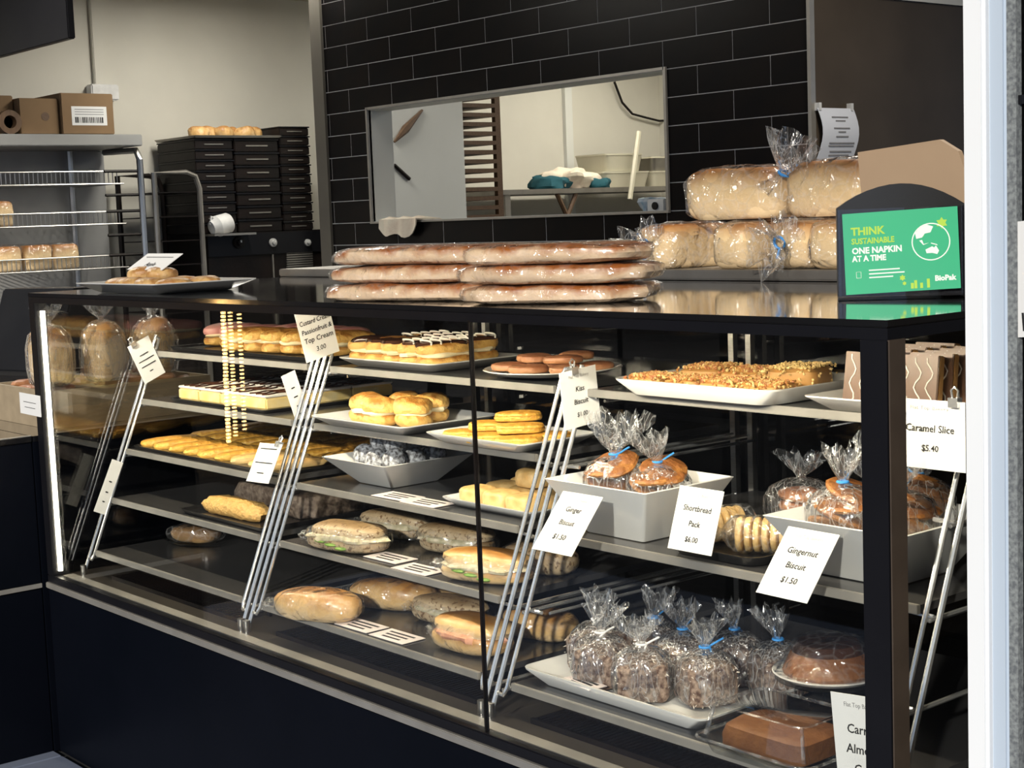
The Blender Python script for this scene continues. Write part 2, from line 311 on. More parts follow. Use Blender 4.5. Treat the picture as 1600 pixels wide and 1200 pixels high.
def rrect(w, d, z, r, n=5, c=(0, 0)):
    pts = []; r = min(r, w/2, d/2)
    for qx, qy, a0 in ((1, 1, 0), (-1, 1, PI/2), (-1, -1, PI), (1, -1, 1.5*PI)):
        for k in range(n):
            a = a0+PI/2*k/(n-1)
            pts.append(Vector((c[0]+qx*(w/2-r)+r*math.cos(a), c[1]+qy*(d/2-r)+r*math.sin(a), z)))
    return pts
def dish_mesh(w, d, h, base=0.8, t=0.006, r=0.02, lip=0.0):
    g = G(); bw, bd = w*base, d*base
    rings = [rrect(bw, bd, 0, r), rrect(w, d, h, r)]
    if lip: rings += [rrect(w+lip, d+lip, h+0.001, r)] ; rings += [rrect(w+lip, d+lip, h+0.004, r)]
    else: rings += [rrect(w+0.001, d+0.001, h+t*0.5, r)]
    rings += [rrect(w-2*t, d-2*t, h+t*0.4, r), rrect(bw-t, bd-t, t, r)]
    return g.loft(rings)
def dish(name, label, x0, x1, y0, y1, z, h, base=0.8, t=0.006, r=0.02, mt='china', cat='platter', rz=0, group=None, lip=0):
    o = dish_mesh(x1-x0, y1-y0, h, base, t, r, lip).obj(name, mt)
    o.location = ((x0+x1)/2, (y0+y1)/2, z+0.0005); o.rotation_euler.z = rz
    return tag(o, label, cat, group)
def text_mesh(txt, size, mt, parent, name='lettering', loc=(0, 0, 0), align='CENTER', shear=0.0, sx=1.0, bold=0):
    cu = bpy.data.curves.new('t', 'FONT'); cu.body = txt; cu.size = size; cu.align_x = align; cu.shear = shear; cu.offset = bold; cu.resolution_u = 2
    ob = bpy.data.objects.new('t', cu); COL.objects.link(ob)
    bpy.context.view_layer.update()
    me = bpy.data.meshes.new_from_object(ob.evaluated_get(bpy.context.evaluated_depsgraph_get()))
    bpy.data.objects.remove(ob)
    me.materials.clear(); me.materials.append(M[mt] if isinstance(mt, str) else mt)
    for v in me.vertices: v.co.x *= sx
    o = bpy.data.objects.new(name, me); COL.objects.link(o); o.parent = parent; o.location = loc
    return o
def frame_matrix(c, u, v):
    u = Vector(u).normalized(); v = Vector(v); v = (v-u*v.dot(u)).normalized(); n = u.cross(v)
    mx = Matrix.Identity(4)
    for i in range(3): mx[i][0] = u[i]; mx[i][1] = v[i]; mx[i][2] = n[i]; mx[i][3] = c[i]
    return mx
def sign(label, TL, TR, BL, lines, group=None, head=True, clip=False, curl=0.0, cardmat='paper', BR=None):
    TL, TR, BL = Vector(TL), Vector(TR), Vector(BL)
    u = TR-TL; v = TL-BL; w = u.length
    v = v-u.normalized()*v.dot(u.normalized()); h = v.length
    c = (TR+BL)/2 if BR is None else (TL+TR+BL+Vector(BR))/4
    root = thing('price_sign', label, 'sign', group=group); root.matrix_world = frame_matrix(c, u, v)
    g = G(); n = 8; rows = []
    for i in range(n+1):
        y = -h/2+h*i/n; b = curl*math.sin(PI*i/n)
        rows.append([Vector((-w/2, y, b)), Vector((w/2, y, b)), Vector((w/2, y, b-0.0012)), Vector((-w/2, y, b-0.0012))])
    g.loft(rows); g.obj('card', cardmat, root)
    zt = 0.0012+abs(curl)
    if head: text_mesh('Flat Top Bakery', h*0.075, 'pale_ink', root, loc=(0, h*0.36, zt), sx=w/h*1.15)
    for t, yy, sz in lines:
        if t == '-':
            G().box(-w*sz, w*sz, h*yy-h*0.012, h*yy+h*0.012, zt-0.0004, zt).obj('print_line', 'ink', root, False)
        else:
            o = text_mesh(t, h*sz, 'ink', root, loc=(0, h*yy, zt), shear=0.1, bold=h*sz*0.012)
            wd = max((q.co.x for q in o.data.vertices), default=0)*2
            if wd > w*0.9:
                for q in o.data.vertices: q.co.x *= w*0.9/wd
    if clip:
        cx = clip if isinstance(clip, float) else -0.3
        cl = G(); cl.box(w*cx-0.008, w*cx+0.008, h/2-0.008, h/2+0.006, -0.006, 0.006)
        cl.tube([(w*cx-0.004, h/2+0.006, 0), (w*cx-0.006, h/2+0.016, 0), (w*cx, h/2+0.021, 0), (w*cx+0.006, h/2+0.016, 0), (w*cx+0.004, h/2+0.006, 0)], 0.0018, 6)
        cl.obj('bulldog_clip', 'chrome', root)
    return root

# ------------------------------------------------------------------ room shell
YW = 2.2; TH = 0.0955; TW = 0.316; WX0, WX1 = -1.79, 0.915; HX0, HX1, HZ0, HZ1 = -1.474, 0.293, 1.40, 1.8775
def box_struct(name, mt, *b): return struct(G().box(*b).obj(name, mt, None, False))
fl = struct(G().box(-9, 9, -16, 8, -0.06, -0.008).obj('floor', 'paving', None, False))
ft = G().box(0, 0.594, 0, 0.594, -0.008, 0).obj('floor_tile', 'floor', fl, False, bevel=0.002)
first = True
for i in range(-2, 5):
    for j in range(1, 5):
        o = ft if first else ft.copy()
        if not first: COL.objects.link(o)
        first = False
        o.location = (0.12+0.6*i, -0.005-0.6*j, 0); o.parent = fl
wb_ = G()
wb_.box(WX0, HX0, YW, YW+0.12, 0, 2.64); wb_.box(HX1, WX1, YW, YW+0.12, 0, 2.64)
wb_.box(HX0, HX1, YW, YW+0.12, 0, HZ0); wb_.box(HX0, HX1, YW, YW+0.12, HZ1, 2.64)
wall = struct(wb_.obj('wall_back', 'grout', None, False))
cache = {}
def tile(x0, x1, z0, z1):
    x0 += 0.0016; x1 -= 0.0016; z0 += 0.0016; z1 -= 0.0016
    if x1-x0 < 0.008 or z1-z0 < 0.008: return
    k = (round(x1-x0, 3), round(z1-z0, 3))
    if k not in cache:
        cache[k] = G().box(0, x1-x0, -0.0013, 0.001, 0, z1-z0).obj('tile', 'tile', wall, False, bevel=0.0005); o = cache[k]
    else:
        o = cache[k].copy(); COL.objects.link(o)
    o.parent = wall; o.location = (x0, YW, z0)
for k in range(-3, 12):
    z0 = HZ0+TH*k; z1 = z0+TH
    x = WX1 - (TW/2 if k % 2 == 0 else TW)
    edges = [WX1]
    while x > WX0: edges.append(x); x -= TW
    edges.append(WX0); edges = edges[::-1]
    for a, b in zip(edges[:-1], edges[1:]):
        if 0 <= k < 5 and b > HX0 and a < HX1:
            if a < HX0: tile(a, HX0, z0, z1)
            if b > HX1: tile(HX1, b, z0, z1)
        else: tile(a, b, z0, z1)
# hatch trim, white reveal
t = G(); e = 0.008
t.box(HX0-e, HX0+0.004, YW-0.010, YW+0.01, HZ0, HZ1+e); t.box(HX1-0.004, HX1+e, YW-0.010, YW+0.01, HZ0, HZ1+e)
t.box(HX0, HX1, YW-0.010, YW+0.01, HZ1-0.002, HZ1+e); t.box(HX0-e, HX1+e, YW-0.012, YW+0.01, HZ0-0.006, HZ0+0.002)
struct(t.obj('trim_1', 'alu', None, False))
t = G(); t.box(HX0, HX0+0.004, YW, YW+0.12, HZ0, HZ1); t.box(HX0, HX1, YW, YW+0.12, HZ1-0.004, HZ1); t.box(HX1-0.004, HX1, YW, YW+0.12, HZ0, HZ1); t.box(HX0, HX1, YW, YW+0.12, HZ0, HZ0+0.003)
struct(t.obj('trim_2', 'white_wall', None, False))
box_struct('trim_3', 'post', WX0-0.085, WX0-0.001, YW-0.012, YW+0.13, 0, 2.64)
box_struct('trim_4', 'alu', WX1-0.001, WX1+0.012, YW-0.012, YW+0.01, 0, 2.64)
box_struct('wall_right', 'brown_panel', WX1+0.0005, WX1+0.012, YW+0.0105, 4.2, 0, 2.05)
box_struct('trim_5', 'white_wall', WX1+0.0005, WX1+0.02, YW+0.0105, 4.2, 2.051, 2.64)
box_struct('wall_left', 'plaster', -3.62, -3.5, -0.3, 6.1, 0, 2.645)
box_struct('wall_kitchen', 'plaster', -3.5, 0.85, 6.0, 6.1, 0, 2.645)
box_struct('ceiling', 'ceil', -3.62, 4.6, -0.3, 6.1, 2.645, 2.72)
box_struct('unseen_facade', 'brick', -9.0, -8.6, -16, 2.0, -0.06, 7.0)  # unseen facade, added so the case glass reflects something dark
box_struct('unseen_veranda', 'post', -3.62, 4.6, -2.3, -0.3, 2.80, 2.90)  # unseen veranda roof, added to dim reflections and limit the sun
box_struct('trim_6', 'white_wall', -3.5, -3.47, at_x(885, 200, -3.5).y-0.03, at_x(885, 200, -3.5).y+0.03, 0, 2.6)
cdt = thing('wall_conduit', 'pale vertical conduit and junction box on the cream wall above the cartons', 'conduit')
p0 = at_x(150, 60, -3.49)
G().box(-3.499, -3.47, p0.y-0.03, p0.y+0.03, 2.15, 2.6).obj('duct', 'plaster', cdt, False, bevel=0.004)
G().box(-3.499, -3.43, p0.y-0.07, p0.y+0.08, 2.07, 2.15).obj('junction_box', 'white_plastic', cdt, False, bevel=0.006)
# ------------------------------------------------------------------ black menu board, ceiling lamps
q = at_y(107, 60, 1.0)
mb = thing('menu_board', 'black hanging board near the ceiling at the top left', 'board')
G().box(q.x-1.5, q.x, 1.0, 1.03, q.z, 2.6).obj('board', 'black_metal', mb, False, bevel=0.004)
for hx in (q.x-1.2, q.x-0.3): G().tube([(hx, 1.015, 2.6), (hx, 1.015, 2.646)], 0.008).obj('hanger', 'steel_dull', mb)

# ------------------------------------------------------------------ display case
X0, X1, DEP = 0.08, 2.835, 0.86
ZB, ZG0, ZG1, ZT = 0.455, 0.492, 1.224, 1.25
dc = thing('display_case', 'long black framed glass bakery display case with polished top', 'display case')
G().box(X0, X1, 0.0, DEP, 0.0, ZB).obj('base_cabinet', 'navy_panel', dc, False, bevel=0.003)
G().box(X0-0.002, X1+0.002, -0.006, 0.012, ZB+0.001, ZB+0.017).obj('trim_strip', 'alu', dc, False, bevel=0.002)
G().box(X0, X1, 0.0, 0.022, ZB+0.017, ZG0).obj('lower_rail', 'black_metal', dc, False, bevel=0.002)
G().box(X0, X1, 0.022, DEP, ZB+0.001, ZG0-0.006).obj('deck', 'deck', dc, False)
G().box(X0+0.04, X1-0.04, 0.026, 0.055, ZG0-0.006, ZG0-0.001).obj('sill_strip', 'alu', dc, False)
for bx0, bx1 in ((0.25, 0.92), (1.08, 1.80), (1.96, 2.66)):
    fr = G(); fr.box(bx0, bx1, 0.105, 0.112, ZG0-0.006, ZG0+0.004); fr.box(bx0, bx1, 0.185, 0.192, ZG0-0.006, ZG0+0.004)
    n = int((bx1-bx0)/0.012)
    for i in range(n): fr.box(bx0+0.012*i, bx0+0.012*i+0.005, 0.112, 0.185, ZG0-0.006, ZG0+0.002)
    fr.obj('air_grille', 'rubber', dc, False)
G().box(X0, X1, 0.0, DEP, ZT-0.010, ZT).obj('top_panel', 'black_gloss', dc, False, bevel=0.0015)
tf = G(); tf.box(X0, X1, 0.001, 0.03, ZG1, ZT-0.0105); tf.box(X0, X1, DEP-0.03, DEP-0.001, ZG1, ZT-0.0105); tf.box(X1-0.03, X1-0.001, 0.03, DEP-0.03, ZG1, ZT-0.0105)
tf.obj('top_frame', 'black_metal', dc, False)
for px, w, dpt in ((X0, 0.034, 0.034), (X1-0.045, 0.045, 0.036)):
    G().box(px, px+w, 0.0005, dpt, ZG0, ZG1).obj('corner_post', 'black_metal', dc, False, bevel=0.0015)
    G().box(px, px+w, DEP-0.03, DEP-0.001, ZG0, ZG1).obj('corner_post', 'black_metal', dc, False)
G().box(X1-0.001, X1+0.002, 0.002, 0.036, ZG0, ZG1).obj('post_cover', 'bronze', dc, False)
G().box(X0+0.036, 1.949, 0.008, 0.014, ZG0-0.004, ZG1+0.002).obj('front_pane', 'glass', dc, False)
G().box(1.953, X1-0.046, 0.008, 0.014, ZG0-0.004, ZG1+0.002).obj('front_pane', 'glass', dc, False)
G().box(1.949, 1.953, 0.007, 0.015, ZG0-0.004, ZG1).obj('pane_joint', 'rubber', dc, False)
G().box(X1-0.010, X1-0.004, 0.037, DEP-0.031, ZG0-0.004, ZG1+0.002).obj('side_pane', 'glass', dc, False)
G().box(X0+0.002, X0+0.012, 0.035, DEP-0.031, ZG0-0.004, ZG1+0.002).obj('end_pane', 'end_glass', dc, False)
for a, b in ((X0+0.036, 1.46), (1.44, X1-0.046)):
    yy = DEP-0.022 if a < 1 else DEP-0.014
    G().box(a, b, yy, yy+0.005, ZG0, ZG1).obj('sliding_door', 'dark_glass', dc, False)
G().box(X0+0.0345, X0+0.043, 0.016, 0.026, ZG0+0.012, ZG1-0.022).obj('led_strip', 'led', dc, False)
G().box(X0+0.06, X1-0.06, 0.034, 0.046, ZG1-0.003, ZG1+0.005).obj('led_strip', 'led', dc, False)
# the led strip under the top gives its light downwards and inwards
for k in range(3):
    a_ = area('case_led', (0.55+0.92*k, 0.04, ZG1-0.006), 0.85, 4.5, (1.0, 0.86, 0.62), (0, 0.55, -0.83), sy=0.012)

# racks and shelves
XR = [0.135, 0.985, 1.865, 2.765]
LV = [1.073, 0.946, 0.815, 0.688, 0.552]
def ry(z): return 0.08+0.41*(z-0.49)
rl = ['leftmost slanted chrome shelf rack beside the mirrored end of the case', 'slanted chrome shelf rack between the finger buns and the eclairs',
      'slanted chrome shelf rack holding the Kiss Biscuit sign', 'rightmost slanted chrome shelf rack holding the Caramel Slice sign']
offs = [[(0.0, 1), (0.026, 0)], [(-0.036, 0), (-0.013, 1), (0.012, 1), (0.037, 0)], [(-0.036, 0), (-0.013, 1), (0.012, 1), (0.037, 0)], [(-0.024, 0), (0.0, 1)]]
for i, c in enumerate(XR):
    rk = thing('shelf_rack', rl[i], 'shelf rack', (c, 0, 0), group='chrome shelf racks inside the case')
    for dx, main in offs[i]:
        if main:
            G().tube([(dx, ry(0.487), 0.487), (dx, ry(0.52), 0.52), (dx, ry(1.115), 1.115)], 0.0048).obj('rod', 'chrome', rk)
            G().tube([(dx, ry(0.487), 0.4865), (dx, ry(0.487), 0.512)], 0.0085, 10).obj('foot', 'steel', rk)
        else:
            sg = -1 if dx > 0 else 1
            if i == 0: sg = -1
            G().tube([(dx+sg*0.02, ry(0.528), 0.528), (dx+sg*0.006, ry(0.527), 0.527), (dx, ry(0.54), 0.54), (dx, ry(1.095), 1.095), (dx+sg*0.004, ry(1.106), 1.106), (dx+sg*0.02, ry(1.108), 1.108)], 0.0042).obj('rod', 'chrome', rk)
    sides = [s for s in (-1, 1) if not (i == 0 and s == -1) and not (i == 3 and s == 1)]
    for s in sides:
        G().box(s*0.024-0.007, s*0.024+0.007, 0.793, 0.807, 0.4865, 1.2).obj('rear_post', 'steel', rk, False)
        for z in LV:
            G().tube([(s*0.020, ry(z)-0.002, z-0.020), (s*0.020, 0.55, z-0.020), (s*0.022, 0.795, z-0.020)], 0.0038, 6).obj('rail', 'chrome', rk)
            G().tube([(s*0.036, ry(z)+0.05, z-0.029), (s*0.036, 0.795, z-0.029)], 0.0032, 6).obj('rail', 'chrome', rk)
            G().tube([(s*0.020, ry(z)+0.01, z-0.017), (s*0.058, ry(z)+0.012, z-0.0165)], 0.0036, 6).obj('hook', 'chrome', rk)
BX = [(0.170, 0.937), (1.034, 1.818), (1.914, 2.728)]
hs = ['top', 'second', 'middle', 'fourth', 'lowest']
hold = {(0, 0): 'under the pink finger buns', (0, 1): 'under the iced custard slices', (0, 2): 'under the yellow finger biscuits', (0, 3): 'under the crumbed log', (0, 4): 'under the glass plate with a dark roll',
        (1, 0): 'under the chocolate eclairs', (1, 1): 'under the cream puffs', (1, 2): 'under the bowl of coconut balls', (1, 3): 'under the salad rolls', (1, 4): 'under the long bread rolls',
        (2, 0): 'under the nut slices', (2, 2): 'under the white biscuit bowls', (2, 4): 'under the bagged lamingtons'}
for bI in range(3):
    for l in range(5):
        if (bI, l) not in hold: continue
        z = LV[l]; a, b = BX[bI]; y0 = ry(z)-0.006
        sh = thing('shelf', 'dark %s shelf %s in the display case' % (hs[l], hold[(bI, l)]), 'shelf', ((a+b)/2, y0, z), group='shelves in the display case')
        w = (b-a)/2
        G().box(-w, w, 0.008, 0.775-y0, -0.012, 0).obj('panel', 'shelf_top', sh, False)
        G().box(-w, w, 0, 0.008, -0.014, 0.0006).obj('edge_strip', 'edge', sh, False, bevel=0.001)

# ------------------------------------------------------------------ food builders
def placed(name, label, cat, parts, loc, rz=0, group=None):
    r = thing(name, label, cat, loc, rz, group)
    for n, g, mt in parts: g.obj(n, mt, r)
    return r
def film_bag(rx, ry_, hb, hn, rf, hf, seed, n=44, lean=(0, 0)):
    """gathered cellophane bag: body, tight neck, flared crinkled mouth"""
    prof = [(0.72, 0), (0.98, 0.06), (1.07, 0.3), (1.05, 0.6), (0.86, 0.82), (0.52, 0.95), (0.22, 1.0)]
    rings = []; rnd = random.Random(seed)
    ph = [rnd.random()*6 for _ in range(6)]
    def ring(sx, sy, z, a, kk):
        q = []
        for k in range(n):
            th = 2*PI*k/n
            w = 1+a*(math.sin(kk*th+ph[0])+0.6*math.sin((kk+4)*th+ph[1]+z*40)+0.5*math.sin((2*kk+3)*th+ph[2]))
            t_ = max(0, (z-hb)/(hn+hf)) if hn+hf else 0
            q.append(Vector((sx*w*math.cos(th)+lean[0]*t_, sy*w*math.sin(th)+lean[1]*t_, z)))
        return q
    for s_, t_ in prof: rings.append(ring(rx*s_, ry_*s_, hb*t_+0.001, 0.015+0.05*t_, 7))
    z = hb
    rn = min(rx, ry_)*0.13
    rings.append(ring(rn, rn, z+hn*0.4, 0.08, 5)); rings.append(ring(rn*1.1, rn*1.1, z+hn, 0.1, 5))
    for t_ in (0.25, 0.5, 0.75, 1.0):
        q = ring(rn+(rf-rn)*t_**0.8, (rn+(rf-rn)*t_**0.8)*0.75, z+hn+hf*t_, 0.10+0.14*t_, 6)
        for k, p_ in enumerate(q): p_.z += hf*0.16*t_*math.sin(9*2*PI*k/n+ph[3])+hf*0.1*t_*math.sin(5*2*PI*k/n+ph[4])
        rings.append(q)
    g = G(); g.loft(rings, False); g.f.append(tuple(range(n-1, -1, -1)))
    return g
def tie(r, z, col, parent, tail=True, c=(0, 0)):
    g = G(); g.tube([(c[0]+r*math.cos(a), c[1]+r*math.sin(a), z) for a in [2*PI*k/10 for k in range(11)]], 0.0022, 6)
    if tail: g.tube([(c[0]+r, c[1], z), (c[0]+r+0.012, c[1]-0.006, z+0.008), (c[0]+r+0.022, c[1]-0.01, z+0.014)], 0.0018, 6); g.tube([(c[0]+r, c[1], z), (c[0]+r-0.004, c[1]-0.014, z-0.006)], 0.0018, 6)
    g.obj('twist_tie', col, parent)

# ------------------------------------------------------------------ service shelf behind the top, left counter
ss = thing('rear_service_shelf', 'long grey steel shelf behind the case top carrying the loaves', 'shelf', (0, 0, 0))
G().box(0.05, 2.84, 0.79, 1.22, 1.2515, 1.273).obj('shelf_board', 'steel_dull', ss, False, bevel=0.003)
for x in (0.3, 1.5, 2.7):
    G().box(x-0.02, x+0.02, 1.15, 1.19, 0, 1.2515).obj('leg', 'steel_dull', ss, False)
lc = thing('side_counter', 'low black counter running toward the viewer from the left end of the case', 'counter')
G().box(-0.62, 0.066, -0.45, -0.012, 0.0, 0.452).obj('lower_panel', 'navy_panel', lc, False, bevel=0.002)
G().box(-0.62, 0.068, -0.45, -0.012, 0.456, 0.468).obj('trim_strip', 'alu', lc, False)
G().box(-0.62, 0.066, -0.45, -0.012, 0.468, 0.852).obj('upper_panel', 'navy_panel', lc, False, bevel=0.002)
G().box(-0.62, 0.07, -0.45, -0.012, 0.8525, 0.868).obj('counter_top', 'black_gloss', lc, False, bevel=0.002)
G().box(0.06, 0.0695, -0.45, -0.013, 0.868, 0.8705).obj('edge_line', 'alu', lc, False)
G().box(-1.1, 0.07, -0.01, 0.85, 0.0, 0.852).obj('return_panel', 'navy_panel', lc, False)
G().box(-1.1, 0.07, -0.01, 0.85, 0.8525, 0.868).obj('counter_top', 'black_gloss', lc, False)
# things standing on the left counter
till = thing('cash_register', 'black cash register on the counter left of the case', 'register', (-0.80, 0.40, 0.8685), 0.3)
G().box(-0.20, 0.20, -0.2, 0.2, 0, 0.10).obj('drawer', 'black_plastic', till, False, bevel=0.006)
G().add([(-0.17, -0.1, 0.1), (0.17, -0.1, 0.1), (0.17, 0.15, 0.1), (-0.17, 0.15, 0.1), (-0.17, 0.0, 0.36), (0.17, 0.0, 0.36), (0.17, 0.1, 0.36), (-0.17, 0.1, 0.36)],
        [(0, 3, 2, 1), (4, 5, 6, 7), (0, 1, 5, 4), (1, 2, 6, 5), (2, 3, 7, 6), (3, 0, 4, 7)]).obj('screen_body', 'black_plastic', till, False, bevel=0.005)
p = at_z(35, 640, 0.8685)
cr = thing('tan_crate', 'tan open crate of red-brown biscuits seen through the left end glass', 'crate', (-0.22, 0.33, 0.8685))
g = G(); g.box(-0.2, 0.2, -0.25, 0.25, 0, 0.008)
for a_ in ((-0.2, 0.2, -0.25, -0.24), (-0.2, 0.2, 0.24, 0.25), (-0.2, -0.19, -0.24, 0.24), (0.19, 0.2, -0.24, 0.24)): g.box(*a_, 0.008, 0.105)
g.obj('box', mat('tan_crate_wood', (0.34, 0.27, 0.18), 0.6), cr, False)
for i in range(22): G().blob(0.045, 0.02, 0.012, 0.8, 0.8, 14, 6, 0.3, 30, i).obj('biscuit', 'pink_biscuit', cr).matrix_local = Matrix.Translation((random.uniform(-0.13, 0.15), -0.21+0.42*i/21, 0.085+0.012*(i % 2))) @ Matrix.Rotation(i*1.7, 4, 'Z')
for i, (x, y, l) in enumerate([(-0.13, 0.14, 'leftmost'), (-0.13, 0.30, 'second'), (-0.15, 0.47, 'third')]):
    r = thing('bagged_bread', 'bagged bread standing in the tan crate behind the end glass, %s' % l, 'bread', (x, y, 0.977), 0.4*i, 'bagged breads in the tan crate')
    G().blob(0.058, 0.055, 0.085, 0.6, 0.7, 22, 12, 0.12, 14, i, 0.95).obj('bread', 'loaf', r)
    film_bag(0.066, 0.063, 0.175, 0.006, 0.05, 0.05, 70+i).obj('cellophane', 'bag', r)
st = thing('steel_food_tray', 'small dark steel tray on the counter at the far left', 'tray', (p.x-0.05, -0.13, 0.8685))
dish_mesh(0.34, 0.2, 0.05, 0.9, 0.004, 0.02).obj('pan', 'steel_dull', st)
for i in range(4): G().blob(0.035, 0.04, 0.02, amp=0.2, seed=i).obj('pastry', 'dark_roll', st).location = (-0.12+0.08*i, 0, 0.01)
sign('small white price card on the dark tray at the far left', at_y(26, 612, -0.03), at_y(58, 618, -0.03), at_y(36, 646, -0.03), [('-', 0.1, 0.3), ('-', -0.15, 0.25)], head=False)

# ---- top of case: platter of apple pastries
PT = dish('serving_platter', 'white rectangular platter of apple pastries on the left end of the case top', 0.31, 0.74, 0.03, 0.31, ZT, 0.024, 0.72, 0.005, 0.012)
spots = [(0.46, 0.11), (0.545, 0.10), (0.63, 0.105), (0.70, 0.13), (0.45, 0.20), (0.53, 0.195), (0.615, 0.20), (0.69, 0.22), (0.50, 0.155), (0.585, 0.16)]
plab = ['front row, leftmost', 'front row, second from left', 'front row, third from left', 'front row, rightmost', 'back row, leftmost', 'back row, second from left', 'back row, third from left', 'back row, rightmost', 'on top at left', 'on top at right']
tv = None
for i, (x, y) in enumerate(spots):
    x -= 0.05
    lab = 'round golden apple pastry on the top platter, '+plab[i]
    z = ZT+0.006+(0.0 if i < 8 else 0.024)
    g = G().blob(0.043, 0.040, 0.020, 0.8, 0.9, 20, 10, 0.18, 25, i, 0.6)
    o = tag(g.obj('apple_pastry', 'turnover'), lab, 'pastry', 'apple pastries on the top platter'); o.location = (x, y, z); o.rotation_euler.z = i*1.3
TLp = at_y(222, 396, 0.2); TRp = at_y(276, 396, 0.2); BLp = at_y(208, 421, 0.14)
sg = sign('small tilted white card standing among the apple pastries', TLp, TRp, BLp, [('-', 0.25, 0.38), ('Apple', -0.28, 0.30)], head=False)

# ---- focaccias
def focaccia(label, loc, rz, seed, L=0.21, Wd=0.075, tilt=0):
    r = thing('focaccia', label, 'flatbread', loc, rz, 'film wrapped focaccias stacked on the case top')
    G().blob(L, Wd, 0.0185, 0.55, 0.5, 40, 12, 0.16, 16, seed, 0.85).obj('bread', 'focaccia', r)
    g = G().blob(L*1.025, Wd*1.03, 0.0195, 0.55, 0.5, 40, 12, 0.17, 16, seed, 0.85); o = g.obj('plastic_wrap', 'wrap', r)
    r.rotation_euler.y = tilt
    return r
nm = ['lowest', 'middle', 'topmost']
for k in range(3):
    a = at_z(508+4*(2-k)*0, 470, ZT); d = math.radians(17)
    focaccia('long film wrapped focaccia, %s of the left stack' % nm[k], (1.655+0.010*k, 0.135+0.008*k, ZT+0.0005+0.0345*k), d+0.02*k, k, 0.215)
    focaccia('long film wrapped focaccia, %s of the right stack' % nm[k], (2.022+0.004*k, 0.155-0.005*k, ZT+0.0005+0.0345*k), math.radians(30)-0.03*k, k+5, 0.168)

# ---- wrapped loaves on the service shelf
ZS = 1.2735
def loaf(label, loc, rz, L=0.14, w=0.058, h=0.058, seed=0, neck=None, tiecol='blue_tie', z0=0):
    r = thing('wrapped_loaf', label, 'bread', loc, rz, 'bagged loaves behind the case top')
    G().blob(L, w, h, 0.42, 0.5, 34, 14, 0.06, 12, seed, 0.9).obj('bread', 'loaf', r)
    G().blob(L*1.05, w*1.06, h*1.04, 0.5, 0.55, 48, 18, 0.10, 26, seed+3, 0.9).obj('plastic_bag', 'film', r)
    if neck:
        nx, ny, nz, dx, dy, dz = neck
        g = G(); pts = []; n = 26; rings = []
        b0 = Vector((nx, ny, nz)); dr = Vector((dx, dy, dz)); ax = dr.normalized(); s1 = ax.cross(Vector((0.3, 0.8, 0.2))).normalized(); s2 = ax.cross(s1)
        for t_, rr in ((0, 0.058), (0.22, 0.024), (0.34, 0.013), (0.5, 0.028), (0.75, 0.046), (1.0, 0.056)):
            q = []
            for k in range(n):
                th = 2*PI*k/n; w_ = 1+0.22*t_*math.sin(6*th+seed)+0.15*math.sin(9*th+seed*2)
                q.append(b0+dr*t_+s1*rr*w_*math.cos(th)+s2*rr*w_*0.8*math.sin(th))
            rings.append(q)
        g.loft(rings, False).obj('bag_neck', 'bag', r)
        tp = b0+dr*0.32
        G().tube([tp+s1*0.013*math.cos(a)+s2*0.013*math.sin(a) for a in [2*PI*k/10 for k in range(11)]]+[tp+s1*0.03+ax*0.012], 0.003, 6).obj('twist_tie', tiecol, r)
    return r
def lp(x, y, z=ZS): return at_z(x, y, z)
lows = [(1015, 'leftmost'), (1135, 'second from left'), (1225, 'third from left'), (1290, 'rightmost')]
YL = 0.93
for i, (px, w_) in enumerate(lows):
    x = at_y(px, 400, YL-0.13).x
    loaf('bagged white loaf end-on in the lower row, %s' % w_, (x, YL, ZS), PI/2, 0.13, 0.060 if i else 0.066, 0.052, i,
         (-0.12, 0, 0.062, -0.075, 0.0, -0.022) if i in (0, 2) else None)
x1 = at_y(1150, 340, YL-0.05).x
loaf('large bagged loaf lying on the lower loaves, at left with tied bag neck', (x1, YL-0.02, ZS+0.104), 0.10, 0.132, 0.062, 0.058, 11, (0.115, -0.035, 0.06, 0.055, -0.02, 0.10))
x2 = at_y(1305, 330, YL-0.02).x
loaf('large bagged loaf lying on the lower loaves, next to the napkin dispenser', (x2, YL, ZS+0.104), -0.05, 0.118, 0.06, 0.060, 12)

# ---- napkin dispenser with green card, paper bags
pL = at_z(1316, 473, ZT); pR = at_z(1502, 463, ZT)
wN = 0.198; angN = math.radians(39); cN = at_z(1409, 466, ZT)
nd = thing('napkin_dispenser', 'black arched napkin dispenser with a green card on the right end of the case top', 'dispenser', (cN.x, cN.y, ZT+0.0005), angN)
hw = wN/2; prof = []
hN = 0.180
for k in range(13):
    t_ = -1+2*k/12; prof.append((t_*hw, hN*0.80+hN*0.20*(1-t_*t_)))
pr = [(-hw, 0.004)]+prof+[(hw, 0.004)]
g = G(); g.loft([[Vector((x, 0.012, z)) for x, z in pr], [Vector((x, 0.13, z)) for x, z in pr]]); g.obj('body', 'black_plastic', nd, False)
g = G(); g.box(-hw, hw, -0.03, 0.13, 0, 0.004); g.obj('foot_plate', 'acrylic', nd, False)
g = G(); g.box(-hw+0.002, hw-0.002, 0.002, 0.005, 0.004, 0.142); g.box(-hw+0.002, -hw+0.006, -0.004, 0.011, 0.004, 0.142); g.box(hw-0.006, hw-0.002, -0.004, 0.011, 0.004, 0.142); g.obj('sign_holder', 'acrylic', nd, False)
cw, ch = wN*0.445, 0.064
card = G().box(-cw, cw, -ch, ch, -0.001, 0).obj('green_card', 'green', nd, False)
card.matrix_local = frame_matrix((0.0, -0.0005, 0.074), (1, 0, 0.035), (0, 0, 1))
E0 = 0.0004
